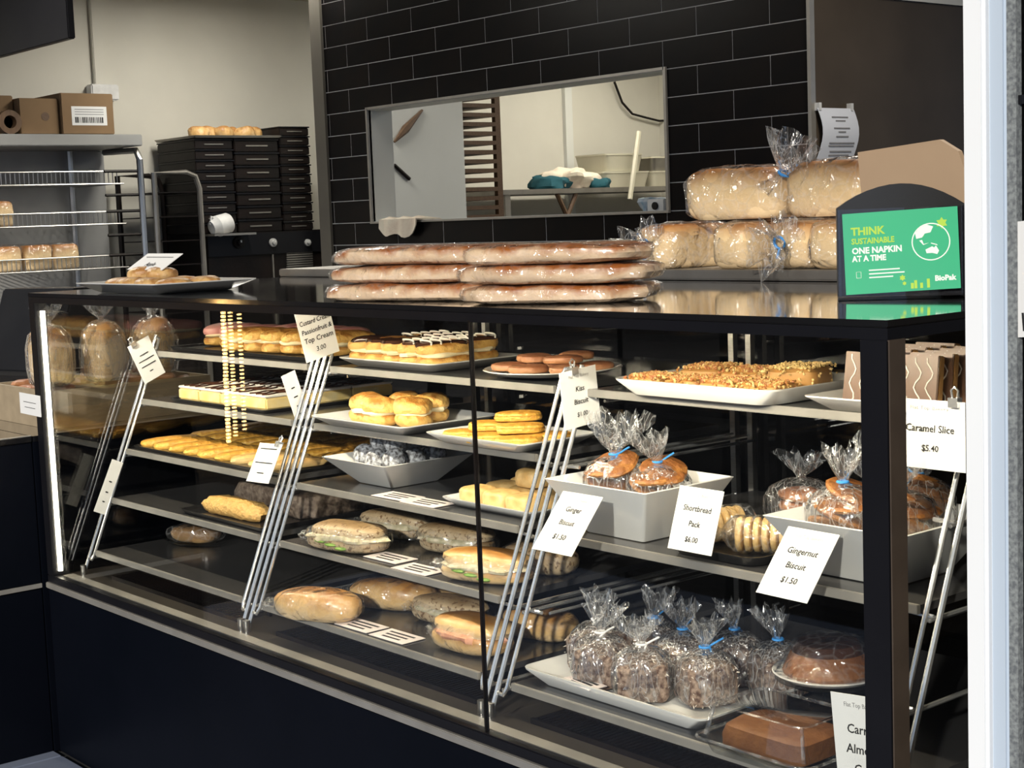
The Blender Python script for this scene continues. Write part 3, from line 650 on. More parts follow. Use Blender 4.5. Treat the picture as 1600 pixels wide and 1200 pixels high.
def onc(t, x, y, s, mt, al='LEFT', sx=1, bold=0.0): return text_mesh(t, s, mt, card, loc=(x, y, E0), align=al, sx=sx, bold=bold)
onc('THINK', -cw*0.86, ch*0.46, 0.017, 'lime', bold=0.0006); onc('SUSTAINABLE', -cw*0.86, ch*0.24, 0.0125, 'lime', sx=0.86, bold=0.0004)
onc('ONE NAPKIN', -cw*0.86, ch*0.00, 0.0135, 'mint', sx=0.95, bold=0.0005); onc('AT A TIME', -cw*0.86, -ch*0.19, 0.0125, 'mint', sx=0.9, bold=0.0005)
onc('BioPak', cw*0.56, -ch*0.78, 0.0115, 'mint', sx=1.0, bold=0.0005)
for i in range(3): G().box(-cw*0.58, -cw*(0.04-0.08*(i == 1)+0.12*(i == 2)), -ch*(0.44+0.09*i), -ch*(0.41+0.09*i), 0, E0).obj('print_line', 'mint', card, False)
gx, gy, gr = cw*0.52, ch*0.18, ch*0.46
ring = G(); n = 36
ring.add([(gx+gr*math.cos(2*PI*k/n)*s, gy+gr*math.sin(2*PI*k/n)*s, E0) for s in (1, 0.94) for k in range(n)], [(k, (k+1) % n, n+(k+1) % n, n+k) for k in range(n)]); ring.obj('globe_ring', 'mint', card, False)
def patch(name, pts, mt):
    G().add([(gx+gr*x, gy+gr*y, E0) for x, y in pts], [tuple(range(len(pts)))]).obj(name, mt, card, False)
patch('landmass', [(-0.75, 0.2), (-0.45, 0.25), (-0.3, 0.45), (0.0, 0.5), (0.15, 0.8), (-0.2, 0.93), (-0.55, 0.78), (-0.8, 0.5)], 'mint')
patch('landmass', [(-0.6, 0.1), (-0.45, 0.12), (-0.38, -0.1), (-0.1, -0.05), (-0.4, -0.15)], 'mint')
patch('landmass', [(-0.25, -0.6), (-0.3, -0.4), (0.05, -0.25), (0.15, -0.32), (0.25, -0.22), (0.4, -0.5), (0.3, -0.68), (0.05, -0.6)], 'mint')
patch('landmass', [(0.0, -0.05), (0.3, -0.15), (0.35, -0.22), (0.0, -0.1)], 'mint')
for (x, y, s_) in ((0.72, 0.62, 0.09), (0.36, 0.36, 0.045), (0.0, -0.66, 0.05), (0.03, -0.8, 0.035)):
    G().add([(cw*x+ch*s_*1.6*math.cos(2*PI*k/12)*(1 if k % 2 else 0.6), ch*y+ch*s_*1.6*math.sin(2*PI*k/12)*(1 if k % 2 else 0.6), E0*0.8) for k in range(12)], [tuple(range(12))]).obj('leaf_mark', 'lime', card, False)
for (x, hh) in ((0.14, 0.14), (0.2, 0.2), (0.3, 0.13), (0.42, 0.22)):
    G().box(cw*x, cw*(x+0.05), -ch*0.94, -ch*(0.94-hh), 0, E0*0.8).obj('pack_mark', 'lime', card, False)
G().tube([(-cw*0.80, -ch*0.6, E0), (-cw*0.72, -ch*0.6, E0), (-cw*0.72, -ch*0.45, E0), (-cw*0.8, -ch*0.45, E0), (-cw*0.8, -ch*0.6, E0)], 0.0005, 4).obj('seal_mark', 'mint', card, False)
# kraft bags
kb = thing('paper_bag_stack', 'tan kraft paper bags leaning behind the napkin dispenser', 'paper bags', (0, 0, 0))
for i in range(3):
    Yk = 0.66+0.012*i
    pts = [at_y(x, y, Yk) for x, y in ((1348, 330), (1340, 238), (1468, 218+i*2), (1497, 236), (1520, 300), (1520, 335))]
    g = G(); g.loft([[p+Vector((0, 0.0, 0)) for p in pts], [p+Vector((0.002, 0.009, 0.0)) for p in pts]])
    b = g.obj('paper_bag', 'kraft', kb, False)
zb = min(p.z for p in pts)
bl = G(); bl.box(2.46, 2.74, 0.655, 0.735, ZT+0.0005, zb+0.012); bl.obj('bag_bundle', 'kraft', kb, False, bevel=0.004)

# ------------------------------------------------------------------ bay 1 food
Z1, Z2, Z3, Z4, Z5 = [z+0.0012 for z in LV]
tr = dish('baking_tray', 'flat black tray under the pink finger buns', 0.19, 0.92, 0.345, 0.72, Z1, 0.008, 0.98, 0.004, 0.01, 'black_plastic', 'tray')
def finger_bun(name, label, loc, rz, mtop, group, cream=True, seed=0, L=0.075, w=0.033):
    r = thing(name, label, 'bun', loc, rz, group)
    G().blob(L, w, 0.018, 0.75, 0.8, 26, 10, 0.10, 20, seed, 0.8).obj('bun_base', 'choux', r)
    if cream: G().blob(L*0.96, w*1.05, 0.008, 0.7, 0.8, 26, 8, 0.25, 40, seed+2, 0.8, (0, 0, 0.023)).obj('cream', 'cream', r)
    G().blob(L, w, 0.020, 0.8, 0.8, 26, 10, 0.12, 20, seed+1, 0.5, (0, 0, 0.031)).obj('bun_top', mtop, r)
    return r
for i in range(7):
    finger_bun('pink_iced_bun', 'pink iced cream bun, %s from the left in the pink back row' % ORD[i] if i < 4 else 'pink iced cream bun behind the golden finger buns, %s from the right' % ORD[6-i],
               (0.245+0.085*i, 0.55 if i > 2 else 0.50, Z1+0.005), PI/2+0.12, 'pink_ice', 'pink iced buns on the top left shelf', seed=i, w=0.038)
for i in range(6):
    finger_bun('cream_finger_bun', 'golden cream finger bun, %s from the left on the top left shelf' % ORD[i], (0.475+0.082*i, 0.435+0.006*i, Z1+0.005), PI/2-0.2, 'choux', 'golden cream buns on the top left shelf', seed=20+i, w=0.038, L=0.07)
# custard slices
tr = dish('baking_tray', 'flat black tray under the iced custard slices', 0.29, 0.78, 0.285, 0.70, Z2, 0.006, 0.98, 0.004, 0.01, 'black_plastic', 'tray')
nx_, ny_ = 4, 3
for i in range(nx_):
    for j in range(ny_):
        w, d = 0.112, 0.128
        cx = 0.31+w*(i+0.5)+0.001*i; cy = 0.30+d*(j+0.5)
        r = thing('custard_slice', 'iced custard slice, %s from the left in the %s row of the slab' % (ORD[i], ['front', 'middle', 'back'][j]), 'cake slice', (cx, cy, Z2+0.0047), 0, 'iced custard slices')
        G().box(-w/2+0.0008, w/2-0.0008, -d/2+0.0008, d/2-0.0008, 0, 0.030).obj('custard', 'custard', r, True, bevel=0.004)
        G().box(-w/2+0.0008, w/2-0.0008, -d/2+0.0008, d/2-0.0008, 0.0302, 0.036).obj('icing', 'white_ice', r, True, bevel=0.002)
        for s_ in (-0.03, 0.0, 0.03):
            G().tube([(s_+0.008*math.sin(k*1.3), -d/2+0.006+k*(d-0.012)/8, 0.0362) for k in range(9)], 0.0032, 5).obj('chocolate_swirl', 'choc', r)
# dark plate stack
pl = None
for k in range(9):
    lab = 'black plate in the stack on the second left shelf, %s from the bottom' % ORD[k]
    if pl is None:
        pl = tag(G().lathe([(0.05, 0), (0.078, 0.004), (0.083, 0.0075), (0.079, 0.0075), (0.048, 0.002)], 36).obj('dark_plate', mat('dark_grey_plate', (0.07, 0.065, 0.06), 0.25, col2=(0.08, 0.075, 0.07))), lab, 'plate', 'stack of black plates'); o = pl
    else: o = pl.copy(); COL.objects.link(o); o['label'] = lab
    o.location = (0.20, 0.655+0.002*math.sin(k*3), Z2+0.0079*k)
# yellow finger biscuits
tr = dish('baking_tray', 'flat black tray under the yellow finger biscuits', 0.175, 0.93, 0.225, 0.66, Z3, 0.006, 0.985, 0.004, 0.01, 'black_plastic', 'tray')
proto = None
for j in range(3):
    for i in range(9):
        mt = 'yellow_biscuit' if not (i > 5 and j == 0) else 'pale_biscuit'
        g = G().blob(0.078, 0.026, 0.013, 0.7, 0.6, 24, 8, 0.12, 30, i+9*j, 0.7)
        row = ['front', 'middle', 'back'][j]
        o = tag(g.obj('finger_biscuit', mt), ('%s finger biscuit on the middle left shelf, %s from the left in the %s row' % ('pale' if mt == 'pale_biscuit' else 'yellow', ORD[i], row)), 'biscuit', '%s finger biscuits, %s row, middle left shelf' % ('pale' if mt == 'pale_biscuit' else 'yellow', row))
        o.location = (0.225+0.081*i+0.012*(j == 1), 0.31+0.135*j, Z3+0.0045+0.004*j); o.rotation_euler = (0, -0.05, PI/2-0.45)
# crumbed log and slab
tr = dish('baking_tray', 'black tray under the crumbed log and dark slab', 0.53, 0.93, 0.17, 0.62, Z4, 0.010, 0.97, 0.004, 0.012, 'black_plastic', 'tray')
o = tag(G().blob(0.135, 0.034, 0.024, 0.7, 0.6, 34, 12, 0.25, 40, 3, 0.8).obj('crumbed_log', 'crumb'), 'golden crumbed log on the black tray, fourth left shelf', 'pastry'); o.location = (0.70, 0.235, Z4+0.0045)
o = tag(G().blob(0.185, 0.15, 0.036, 0.3, 0.25, 34, 12, 0.10, 30, 4, 0.9).obj('dark_slab', 'dark_slab'), 'dark brown speckled slab behind the crumbed log', 'cake slab'); o.location = (0.735, 0.45, Z4+0.0045)
# glass plate with dark roll
pc = at_z(297, 842, Z5)
def glass_plate(label, loc, r=0.10, sy=0.75):
    o = tag(G().lathe([(r*0.55, 0), (r*0.9, 0.006), (r, 0.016), (r*0.98, 0.0175), (r*0.88, 0.009), (r*0.5, 0.003)], 40, sx=1, sy=sy).obj('glass_plate', 'clear_dish'), label, 'plate'); o.location = loc
    return o
glass_plate('oval clear glass plate holding a dark wrapped roll', (0.30, 0.335, Z5), 0.115, 0.7)
r = thing('wrapped_dark_roll', 'dark film wrapped roll on the clear glass plate at lower left', 'bread roll', (0.295, 0.335, Z5+0.004), 0.5)
G().blob(0.075, 0.036, 0.025, 0.8, 0.8, 26, 10, 0.15, 25, 2, 0.8).obj('roll', 'dark_roll', r); G().blob(0.085, 0.040, 0.027, 0.8, 0.8, 26, 10, 0.2, 30, 3, 0.8).obj('plastic_wrap', 'film', r)
gp2 = at_z(535, 872, Z5)
glass_plate('small clear glass dish between the rolls on the lowest shelf', (1.10, 0.40, Z5), 0.055, 0.9)

# ------------------------------------------------------------------ bay 2 food
dish('serving_platter', 'white rectangular platter of chocolate eclairs', 1.045, 1.415, 0.325, 0.585, Z1, 0.018, 0.82, 0.005, 0.02)
def eclair(label, loc, rz, seed, drizzle=False):
    r = finger_bun('chocolate_eclair', label, loc, rz, 'choux', 'chocolate eclairs on the white platter', True, seed, 0.066, 0.036)
    G().blob(0.060, 0.033, 0.010, 0.7, 0.8, 26, 8, 0.25, 30, seed, 0.6, (0, 0, 0.045)).obj('chocolate_glaze', 'choc', r)
    if drizzle:
        for k in range(5): G().tube([(-0.048+0.024*k+0.006*math.sin(q), -0.030+0.0075*q, 0.0625-0.00055*(q-4)**2) for q in range(9)], 0.0022, 5).obj('icing_drizzle', 'white_ice', r)
    return r
for i in range(5):
    eclair('chocolate topped eclair%s, %s from the left in the front row' % (' with white drizzle' if i > 2 else '', ORD[i]), (1.105+0.064*i, 0.40, Z1+0.006), PI/2-0.35*(i < 3)-0.15, i+40, i > 2)
for i in range(3):
    eclair('white drizzled chocolate eclair, %s from the left in the back row' % ORD[i], (1.15+0.085*i, 0.505, Z1+0.006), PI/2-0.2, i+50, True)
# kiss biscuits plate
o = tag(G().lathe([(0.085, 0), (0.125, 0.006), (0.145, 0.014), (0.142, 0.016), (0.12, 0.009), (0.08, 0.003)], 44).obj('oval_plate', 'china'), 'white oval plate of pinkish biscuits beside the eclairs', 'plate'); o.location = (1.655, 0.455, Z1+0.0005)
for i, (x, y, k) in enumerate([(1.58, 0.40, 0), (1.66, 0.385, 0), (1.74, 0.42, 0), (1.58, 0.49, 0), (1.66, 0.475, 0), (1.735, 0.505, 0), (1.62, 0.435, 1), (1.70, 0.445, 1), (1.66, 0.52, 1)]):
    o = tag(G().blob(0.040, 0.034, 0.0095, 0.6, 0.9, 24, 8, 0.15, 30, i, 0.8).obj('kiss_biscuit', 'pink_biscuit'), 'flat pinkish brown biscuit on the oval plate, %s' % ['front left', 'front centre', 'front right', 'back left', 'back centre', 'back right', 'on top at left', 'on top at right', 'on top at back'][i], 'biscuit', 'biscuits on the oval plate, %s layer' % ('upper' if k else 'lower'))
    o.location = (x, y, Z1+0.010+0.0165*k); o.rotation_euler.z = i
# choux on plate
dish('serving_platter', 'white rectangular platter of round cream puffs', 1.06, 1.42, 0.235, 0.50, Z2, 0.020, 0.80, 0.005, 0.015)
def puff(label, loc, rz, seed):
    r = thing('cream_puff', label, 'cream puff', loc, rz, 'cream puffs on the second shelf')
    G().blob(0.042, 0.040, 0.020, 0.9, 1, 26, 10, 0.22, 28, seed, 0.75).obj('puff_base', 'choux', r)
    G().blob(0.040, 0.039, 0.008, 0.7, 1, 26, 8, 0.3, 40, seed+2, 0.7, (0, 0, 0.024)).obj('cream', 'cream', r)
    G().blob(0.043, 0.041, 0.025, 0.9, 1, 26, 10, 0.28, 28, seed+1, 0.4, (0, 0, 0.031)).obj('puff_top', 'choux', r)
for i, (x, y, l) in enumerate([(1.165, 0.325, 'at the front left'), (1.245, 0.305, 'at the front centre'), (1.325, 0.335, 'at the front right'), (1.20, 0.405, 'at the back left'), (1.285, 0.41, 'at the back right')]):
    puff('golden split cream puff %s of its platter' % l, (x, y, Z2+0.006), i, 60+i)
dish('serving_platter', 'white rectangular platter of layered yellow biscuits', 1.50, 1.81, 0.232, 0.44, Z2, 0.018, 0.80, 0.005, 0.015)
for i, (x, y, k) in enumerate([(1.565, 0.29, 0), (1.65, 0.285, 0), (1.735, 0.29, 0), (1.575, 0.36, 0), (1.66, 0.36, 0), (1.74, 0.365, 0), (1.62, 0.315, 1), (1.70, 0.325, 1), (1.665, 0.35, 2)]):
    r = thing('sandwich_biscuit', 'long yellow sandwich biscuit on its platter, %s' % ['bottom layer front left', 'bottom layer front centre', 'bottom layer front right', 'bottom layer back left', 'bottom layer back centre', 'bottom layer back right', 'second layer left', 'second layer right', 'single one on top'][i], 'biscuit', (x, y, Z2+0.0065+0.019*k), PI/2-0.7, 'sandwich biscuits, %s layer' % ['bottom', 'second', 'top'][k])
    G().blob(0.048, 0.030, 0.0075, 0.5, 0.7, 22, 8, 0.1, 30, i, 0.8).obj('biscuit_half', 'yellow_biscuit', r)
    G().blob(0.047, 0.029, 0.0065, 0.6, 0.7, 22, 8, 0.1, 30, i+5, 0.5, (0, 0, 0.009)).obj('biscuit_half', 'yellow_biscuit', r)
# bowl of coconut balls
def bowl(label, cx, cy, z, rim, base, h, rd=None):
    w = rim; g = G(); t_ = 0.006; d = rd or rim
    g.loft([rrect(base, base*d/w, 0, 0.006), rrect(w, d, h, 0.006), rrect(w-0.008, d-0.008, h+0.001, 0.005), rrect(base-0.004, (base-0.004)*d/w, t_, 0.005)])
    o = tag(g.obj('square_bowl', 'china'), label, 'bowl'); o.location = (cx, cy, z+0.0005); return o
bowl('flared square white bowl of dark coconut balls', 1.215, 0.365, Z3, 0.250, 0.13, 0.060)
proto = None
for i, (x, y, k) in enumerate([(-0.058, -0.05, 0), (0.0, -0.058, 0), (0.058, -0.05, 0), (-0.06, 0.006, 0), (-0.002, 0.0, 0), (0.058, 0.006, 0), (-0.058, 0.062, 0), (0.0, 0.06, 0), (0.058, 0.064, 0), (-0.03, -0.02, 1), (0.03, -0.024, 1), (-0.032, 0.036, 1), (0.03, 0.034, 1)]):
    o = tag(G().blob(0.028, 0.028, 0.027, 1, 1, 20, 12, 0.08, 40, i, 1.0).obj('coconut_ball', 'cocoball'), 'dark coconut ball in the flared white bowl, %s' % (('lower layer, %s row, %s' % (['front', 'middle', 'back'][i//3], ['left', 'centre', 'right'][i % 3])) if k == 0 else 'upper layer, %s' % ['front left', 'front right', 'back left', 'back right'][i-9]), 'sweet', 'coconut balls in the flared bowl')
    o.location = (1.215+x*0.98, 0.365+y*0.98, Z3+0.020+0.040*k+0.012*(abs(x)+abs(y))/0.1)
def flat_card(label, c, w=0.085, d=0.055, rz=0.0, z=0):
    r = thing('shelf_card', label, 'price card', (c[0], c[1], z+0.0003), rz, 'flat cards lying on the shelves')
    G().box(-w/2, w/2, -d/2, d/2, 0, 0.0012).obj('card', 'pinkcard', r, False)
    for k in range(3): G().box(-w*(0.36-0.05*k), w*(0.36-0.05*k), d*(0.25-0.25*k)-0.003, d*(0.25-0.25*k)+0.003, 0.0012, 0.0015).obj('print_line', 'ink', r, False)
for (px, py), z, l in [((622, 776), Z3, 'flat printed card in front of the coconut ball bowl'), ((668, 786), Z3, 'flat printed card between the coconut balls and the yellow scones'),
                       ((610, 872), Z4, 'flat printed card before the pale salad roll'), ((655, 890), Z4, 'flat printed card beside the salad roll at right'),
                       ((565, 978), Z5, 'flat printed card before the long golden roll'), ((620, 995), Z5, 'flat printed card left of the wrapped ham roll')]:
    flat_card(l, at_z(px, py, z), 0.115, 0.06, 0.02, z)
dish('serving_platter', 'white platter of yellow scones beside the flared bowl', 1.53, 1.815, 0.245, 0.47, Z3, 0.016, 0.84, 0.005, 0.012)
for i in range(3):
    for j in range(3):
        o = tag(G().blob(0.036, 0.033, 0.020, 0.5, 0.55, 22, 10, 0.08, 25, i+4*j, 0.85).obj('scone', 'pale_biscuit'), 'blocky yellow scone, %s in the %s row on its platter' % (['left', 'centre', 'right'][i], ['front', 'middle', 'back'][j]), 'scone', 'yellow scones'); o.location = (1.60+0.074*i, 0.29+0.067*j, Z3+0.0055)
o = tag(G().blob(0.034, 0.033, 0.020, 0.5, 0.55, 22, 10, 0.08, 25, 44, 0.85).obj('scone', 'pale_biscuit'), 'single yellow scone on top of the other scones', 'scone', 'yellow scones'); o.location = (1.70, 0.355, Z3+0.0435)
# rolls
def wroll(label, px, py, z, rz, L=0.105, w=0.042, h=0.033, mt='roll', fill=None, seed=0, leaf=False, off=0.0, loc=None):
    c = loc if loc else at_z(px, py, z+h)
    r = thing('filled_roll', label, 'bread roll', (c[0], c[1], z+off+0.0006), rz, 'film wrapped rolls')
    if fill:
        G().blob(L, w, h*0.62, 0.75, 0.75, 30, 10, 0.10, 18, seed, 0.85).obj('roll_base', mt, r)
        G().blob(L*0.93, w*1.03, h*0.26, 0.6, 0.75, 34, 8, 0.35, 45, seed+1, 0.9, (0, -0.002, h*0.66)).obj('filling', fill, r)
        G().blob(L*0.99, w*0.97, h*0.62, 0.8, 0.75, 30, 10, 0.10, 18, seed+2, 0.35, (0, 0.004, h*0.98)).obj('roll_top', mt, r)
        if leaf:
            for q in range(3): G().blob(0.016, 0.008, 0.004, 1, 1, 12, 6, 0.4, 60, q, 0.6, (-L*0.4+0.03*q, -w*0.98, h*0.62-0.006*q)).obj('salad_leaf', 'green_leaf', r)
        hh = h*1.62
    else:
        G().blob(L, w, h, 0.78, 0.75, 32, 12, 0.08, 14, seed, 0.8).obj('roll', mt, r); hh = h*1.75
    G().blob(L*1.06, w*1.10, hh*0.56, 0.8, 0.8, 36, 12, 0.12, 26, seed+5, 0.85).obj('plastic_wrap', 'wrap', r)
    g = G(); rings = []
    for t_, rr in ((0, 0.012), (0.4, 0.010), (1, 0.019)):
        rings.append([Vector((-L*1.03-0.022*t_, rr*math.cos(2*PI*k/14)*(1+0.3*math.sin(5*2*PI*k/14)), max(0.002, hh*0.4+rr*0.6*math.sin(2*PI*k/14)))) for k in range(14)])
    g.loft(rings, False).obj('wrap_twist', 'bag', r)
    return r
wroll('pale seeded roll with shredded filling and green leaf, front left of its shelf', 543, 835, Z4, 0.25, 0.105, 0.046, 0.034, 'grain_roll', 'filling', 1, True)
wroll('pale seeded roll at the back, behind the leafy filled roll', 620, 815, Z4, 0.25, 0.10, 0.044, 0.033, 'grain_roll', 'filling', 2)
wroll('dull grain roll in the middle of the fourth shelf', 712, 838, Z4, 0.2, 0.10, 0.044, 0.033, 'grain_roll', 'filling', 3)
wroll('yellowish filled roll at the front by the pane joint', 765, 890, Z4, 0.3, 0.10, 0.045, 0.034, 'roll', 'filling', 4, True, loc=(1.70, 0.225))
wroll('pale roll just left of the Kiss Biscuit rack, fourth shelf', 820, 870, Z4, 0.25, 0.085, 0.044, 0.033, 'grain_roll', None, 5, loc=(1.72, 0.345))
wroll('long golden glossy roll at the front left of the lowest shelf', 497, 940, Z5, 0.42, 0.105, 0.048, 0.036, 'roll', None, 6)
wroll('second long golden roll behind the glossy front roll', 568, 930, Z5, 0.42, 0.105, 0.047, 0.035, 'roll', None, 7, loc=(1.285, 0.285))
wroll('third plain brown roll at the back of the lowest shelf', 630, 915, Z5, 0.42, 0.105, 0.046, 0.034, 'roll', None, 8, loc=(1.345, 0.405))
wroll('pale scored roll with thin filling in the middle of the lowest shelf', 695, 938, Z5, 0.2, 0.095, 0.042, 0.030, 'grain_roll', 'filling', 9, loc=(1.485, 0.29))
wroll('plump wrapped roll with red ham at the front of the lowest shelf', 722, 998, Z5, 0.1, 0.095, 0.05, 0.038, 'roll', 'ham', 10, loc=(1.69, 0.19))
wroll('brown roll partly hidden behind the chrome rods, lowest shelf', 820, 985, Z5, 0.2, 0.085, 0.045, 0.034, 'roll', None, 11, loc=(1.715, 0.345))

# ------------------------------------------------------------------ bay 3 food
dish('nut_slice_tray', 'white oblong tray of nut covered slices', 2.015, 2.40, 0.275, 0.555, Z1, 0.026, 0.86, 0.006, 0.03)
rnd = random.Random(3)
def nut_slice(label, cx, cy, w, d, h, seed, mts, z):
    r = thing('nut_slice', label, 'cake slice', (cx, cy, z), 0.05*seed, 'nut covered slices')
    G().blob(w/2*0.95, d/2*0.95, h/2, 0.4, 0.4, 24, 8, 0.1, 20, seed, 0.95).obj('slice_base', 'caramel', r)
    for q, mt in enumerate(mts):
        g = G()
        for k in range(170):
            x, y = rnd.uniform(-w/2, w/2), rnd.uniform(-d/2, d/2); ed = max(abs(x)/(w/2), abs(y)/(d/2))
            zz = h*(0.98 if ed < 0.85 else rnd.uniform(0.2, 0.95)); s_ = rnd.uniform(0.0025, 0.005)
            mx = Matrix.Translation((x, y, zz)) @ Matrix.Rotation(rnd.random()*6, 4, Vector((rnd.random(), rnd.random(), rnd.random()+0.1)).normalized())
            g.add([(s_, 0, 0), (-s_, 0, 0), (0, s_*0.8, 0), (0, -s_*0.8, 0), (0, 0, s_*0.7), (0, 0, -s_*0.7)], [(0, 2, 4), (2, 1, 4), (1, 3, 4), (3, 0, 4), (2, 0, 5), (1, 2, 5), (3, 1, 5), (0, 3, 5)], mx)
        o = g.obj('nut_topping', mt, r, False); o['kind'] = 'stuff'
for i in range(4):
    nut_slice('caramel nut slice, %s from the left in the front row of the tray' % ORD[i], 2.065+0.088*i, 0.345, 0.083, 0.085, 0.026, i, ['nut1', 'nut2', 'nut3'], Z1+0.007)
for i in range(3):
    nut_slice('%s nut slice, %s from the left in the back row of the tray' % (['caramel', 'caramel', 'pale yellow'][i], ORD[i]), 2.10+0.105*i, 0.455, 0.098, 0.12, 0.034 if i < 2 else 0.045, i+5, ['nut1', 'nut2', 'nut3'] if i < 2 else ['nut2', 'nut2'], Z1+0.007)
dish('serving_platter', 'white square edged platter of chocolate caramel slices', 2.455, 2.722, 0.285, 0.60, Z1, 0.022, 0.80, 0.005, 0.012)
def caramel_slice(label, loc, rot):
    r = thing('caramel_slice', label, 'cake slice', loc, 0, 'chocolate caramel slices standing on edge'); r.rotation_euler = rot
    G().box(-0.038, 0.038, -0.012, 0.003, 0, 0.085).obj('biscuit_caramel', 'caramel', r, True, bevel=0.002)
    G().box(-0.038, 0.038, -0.0165, -0.0121, 0, 0.085).obj('chocolate_top', 'choc_milk', r, True, bevel=0.0012)
    for s_ in (-0.018, 0.004, 0.024):
        G().tube([(s_+0.006*math.sin(k*1.15), -0.0167, 0.004+k*0.0077) for k in range(11)], 0.0013, 5).obj('icing_line', 'white_ice', r)
for i in range(6):
    caramel_slice('chocolate caramel slice standing on edge, %s from the front of the left column' % ORD[i], (2.535, 0.345+0.038*i, Z1+0.0065), (-0.14, 0, -0.12+0.03*i))
    caramel_slice('chocolate caramel slice standing on edge, %s from the front of the right column' % ORD[i], (2.635, 0.345+0.038*i, Z1+0.0065), (-0.14, 0, 0.10-0.03*i))
# bowl A with brown biscuit bags
bowl('flared square white bowl of bagged brown biscuits', 2.037, 0.320, Z3, 0.268, 0.15, 0.100, 0.23)
def biscuit_bag(label, loc, seed, mt, rx=0.055, ry_=0.05, hb=0.07, rf=0.045, hf=0.055, tiecol='blue_tie', cat='bag of biscuits', lean=(0, 0), group=None, n_b=4, br=0.036):
    r = thing('biscuit_bag', label, cat, loc, seed*0.7, group)
    for k in range(n_b):
        a = k*2*PI/max(1, n_b); rr = 0.014 if n_b > 1 else 0
        o = G().blob(br, br, 0.0085, 0.7, 1, 20, 8, 0.12, 30, seed+k, 0.9).obj('biscuit', mt, r)
        o.location = (rr*math.cos(a), rr*math.sin(a), 0.006+hb*0.72*k/max(1, n_b-1) if n_b > 1 else 0.005); o.rotation_euler = (0.35*math.sin(a*1.7), 0.35*math.cos(a*1.3), a)
    film_bag(rx, ry_, hb, 0.008, rf, hf, seed, lean=lean).obj('cellophane', 'bag', r)
    tie(rx*0.15, hb+0.004, tiecol, r)
    return r
biscuit_bag('cellophane bag of dark brown biscuits, left in the white bowl', (1.99, 0.305, Z3+0.050), 1, 'gingernut', 0.056, 0.055, 0.088, 0.052, 0.066, lean=(0.01, 0), n_b=5, br=0.044)
biscuit_bag('cellophane bag of brown biscuits with blue tie, right in the white bowl', (2.083, 0.325, Z3+0.048), 2, 'gingernut', 0.056, 0.054, 0.082, 0.036, 0.05, lean=(-0.02, 0), n_b=5, br=0.044)
# bowl B
bowl('large flared square white bowl of gingernut bags at the right end', 2.565, 0.345, Z3, 0.272, 0.15, 0.095, 0.27)
biscuit_bag('bag of gingernut biscuits at the left of the large bowl', (2.510, 0.315, Z3+0.045), 3, 'gingernut', 0.058, 0.055, 0.095, 0.04, 0.05, n_b=5, br=0.046)
biscuit_bag('bag of gingernut biscuits with wide crinkled top at the right of the large bowl', (2.615, 0.325, Z3+0.045), 4, 'gingernut', 0.057, 0.055, 0.095, 0.068, 0.085, n_b=5, br=0.046)
biscuit_bag('bag of gingernut biscuits at the back of the large bowl', (2.575, 0.425, Z3+0.055), 5, 'gingernut', 0.055, 0.048, 0.09, 0.05, 0.06, n_b=5, br=0.042)
# shortbread
dish('black_tray', 'shallow black tray under the shortbread packs', 2.195, 2.40, 0.225, 0.43, Z3, 0.014, 0.92, 0.004, 0.03, 'black_plastic', 'tray')
def shortbread(label, loc, rz, n=6, br=0.030):
    r = thing('shortbread_pack', label, 'biscuit pack', loc, rz, 'shortbread packs')
    for k in range(n):
        o = G().blob(br, br, 0.007, 0.5, 1, 22, 8, 0.05, 30, k, 1.0).obj('shortbread_biscuit', 'pale_biscuit', r); o.rotation_euler = (0, PI/2, 0); o.location = (-0.042+0.0148*k, 0, br+0.002)
    g = G(); L = 0.055
    rings = []
    for x, s_ in ((-L-0.03, 0.55), (-L-0.012, 0.25), (-L, 0.8), (-L+0.01, 1.06), (0, 1.08), (L-0.012, 1.06), (L-0.004, 0.8)):
        rings.append([Vector((x, br*s_*math.cos(2*PI*k/20)*(1+0.05*math.sin(6*2*PI*k/20+x*60)), br+0.003+max(-br-0.001, br*s_*math.sin(2*PI*k/20)))) for k in range(20)])
    g.loft(rings, False).obj('cellophane', 'film', r); return r
shortbread('pack of round shortbread right of the Shortbread Pack sign', (2.345, 0.305, Z3+0.0055), 0.55)
shortbread('pack of shortbread hidden behind the Shortbread Pack sign', (2.235, 0.335, Z3+0.0055), 1.2, 5)
for i, (x, y) in enumerate([(2.22, 0.56), (2.34, 0.60), (2.46, 0.56)]):
    r = thing('pale_biscuit_bag', 'clear flat bag of pale pinkish biscuits at the back, %s from the left' % ORD[i], 'bag of biscuits', (x, y, Z3), 0.3*i, 'pale biscuit bags at the back of the bowl shelf')
    for k in range(3): G().blob(0.045, 0.04, 0.012, 0.7, 0.9, 20, 8, 0.15, 25, k, 0.9, (0, 0.0, 0.002+0.021*k)).obj('biscuit', 'pink_biscuit', r)
    film_bag(0.068, 0.06, 0.085, 0.006, 0.04, 0.04, 20+i).obj('cellophane', 'bag', r)
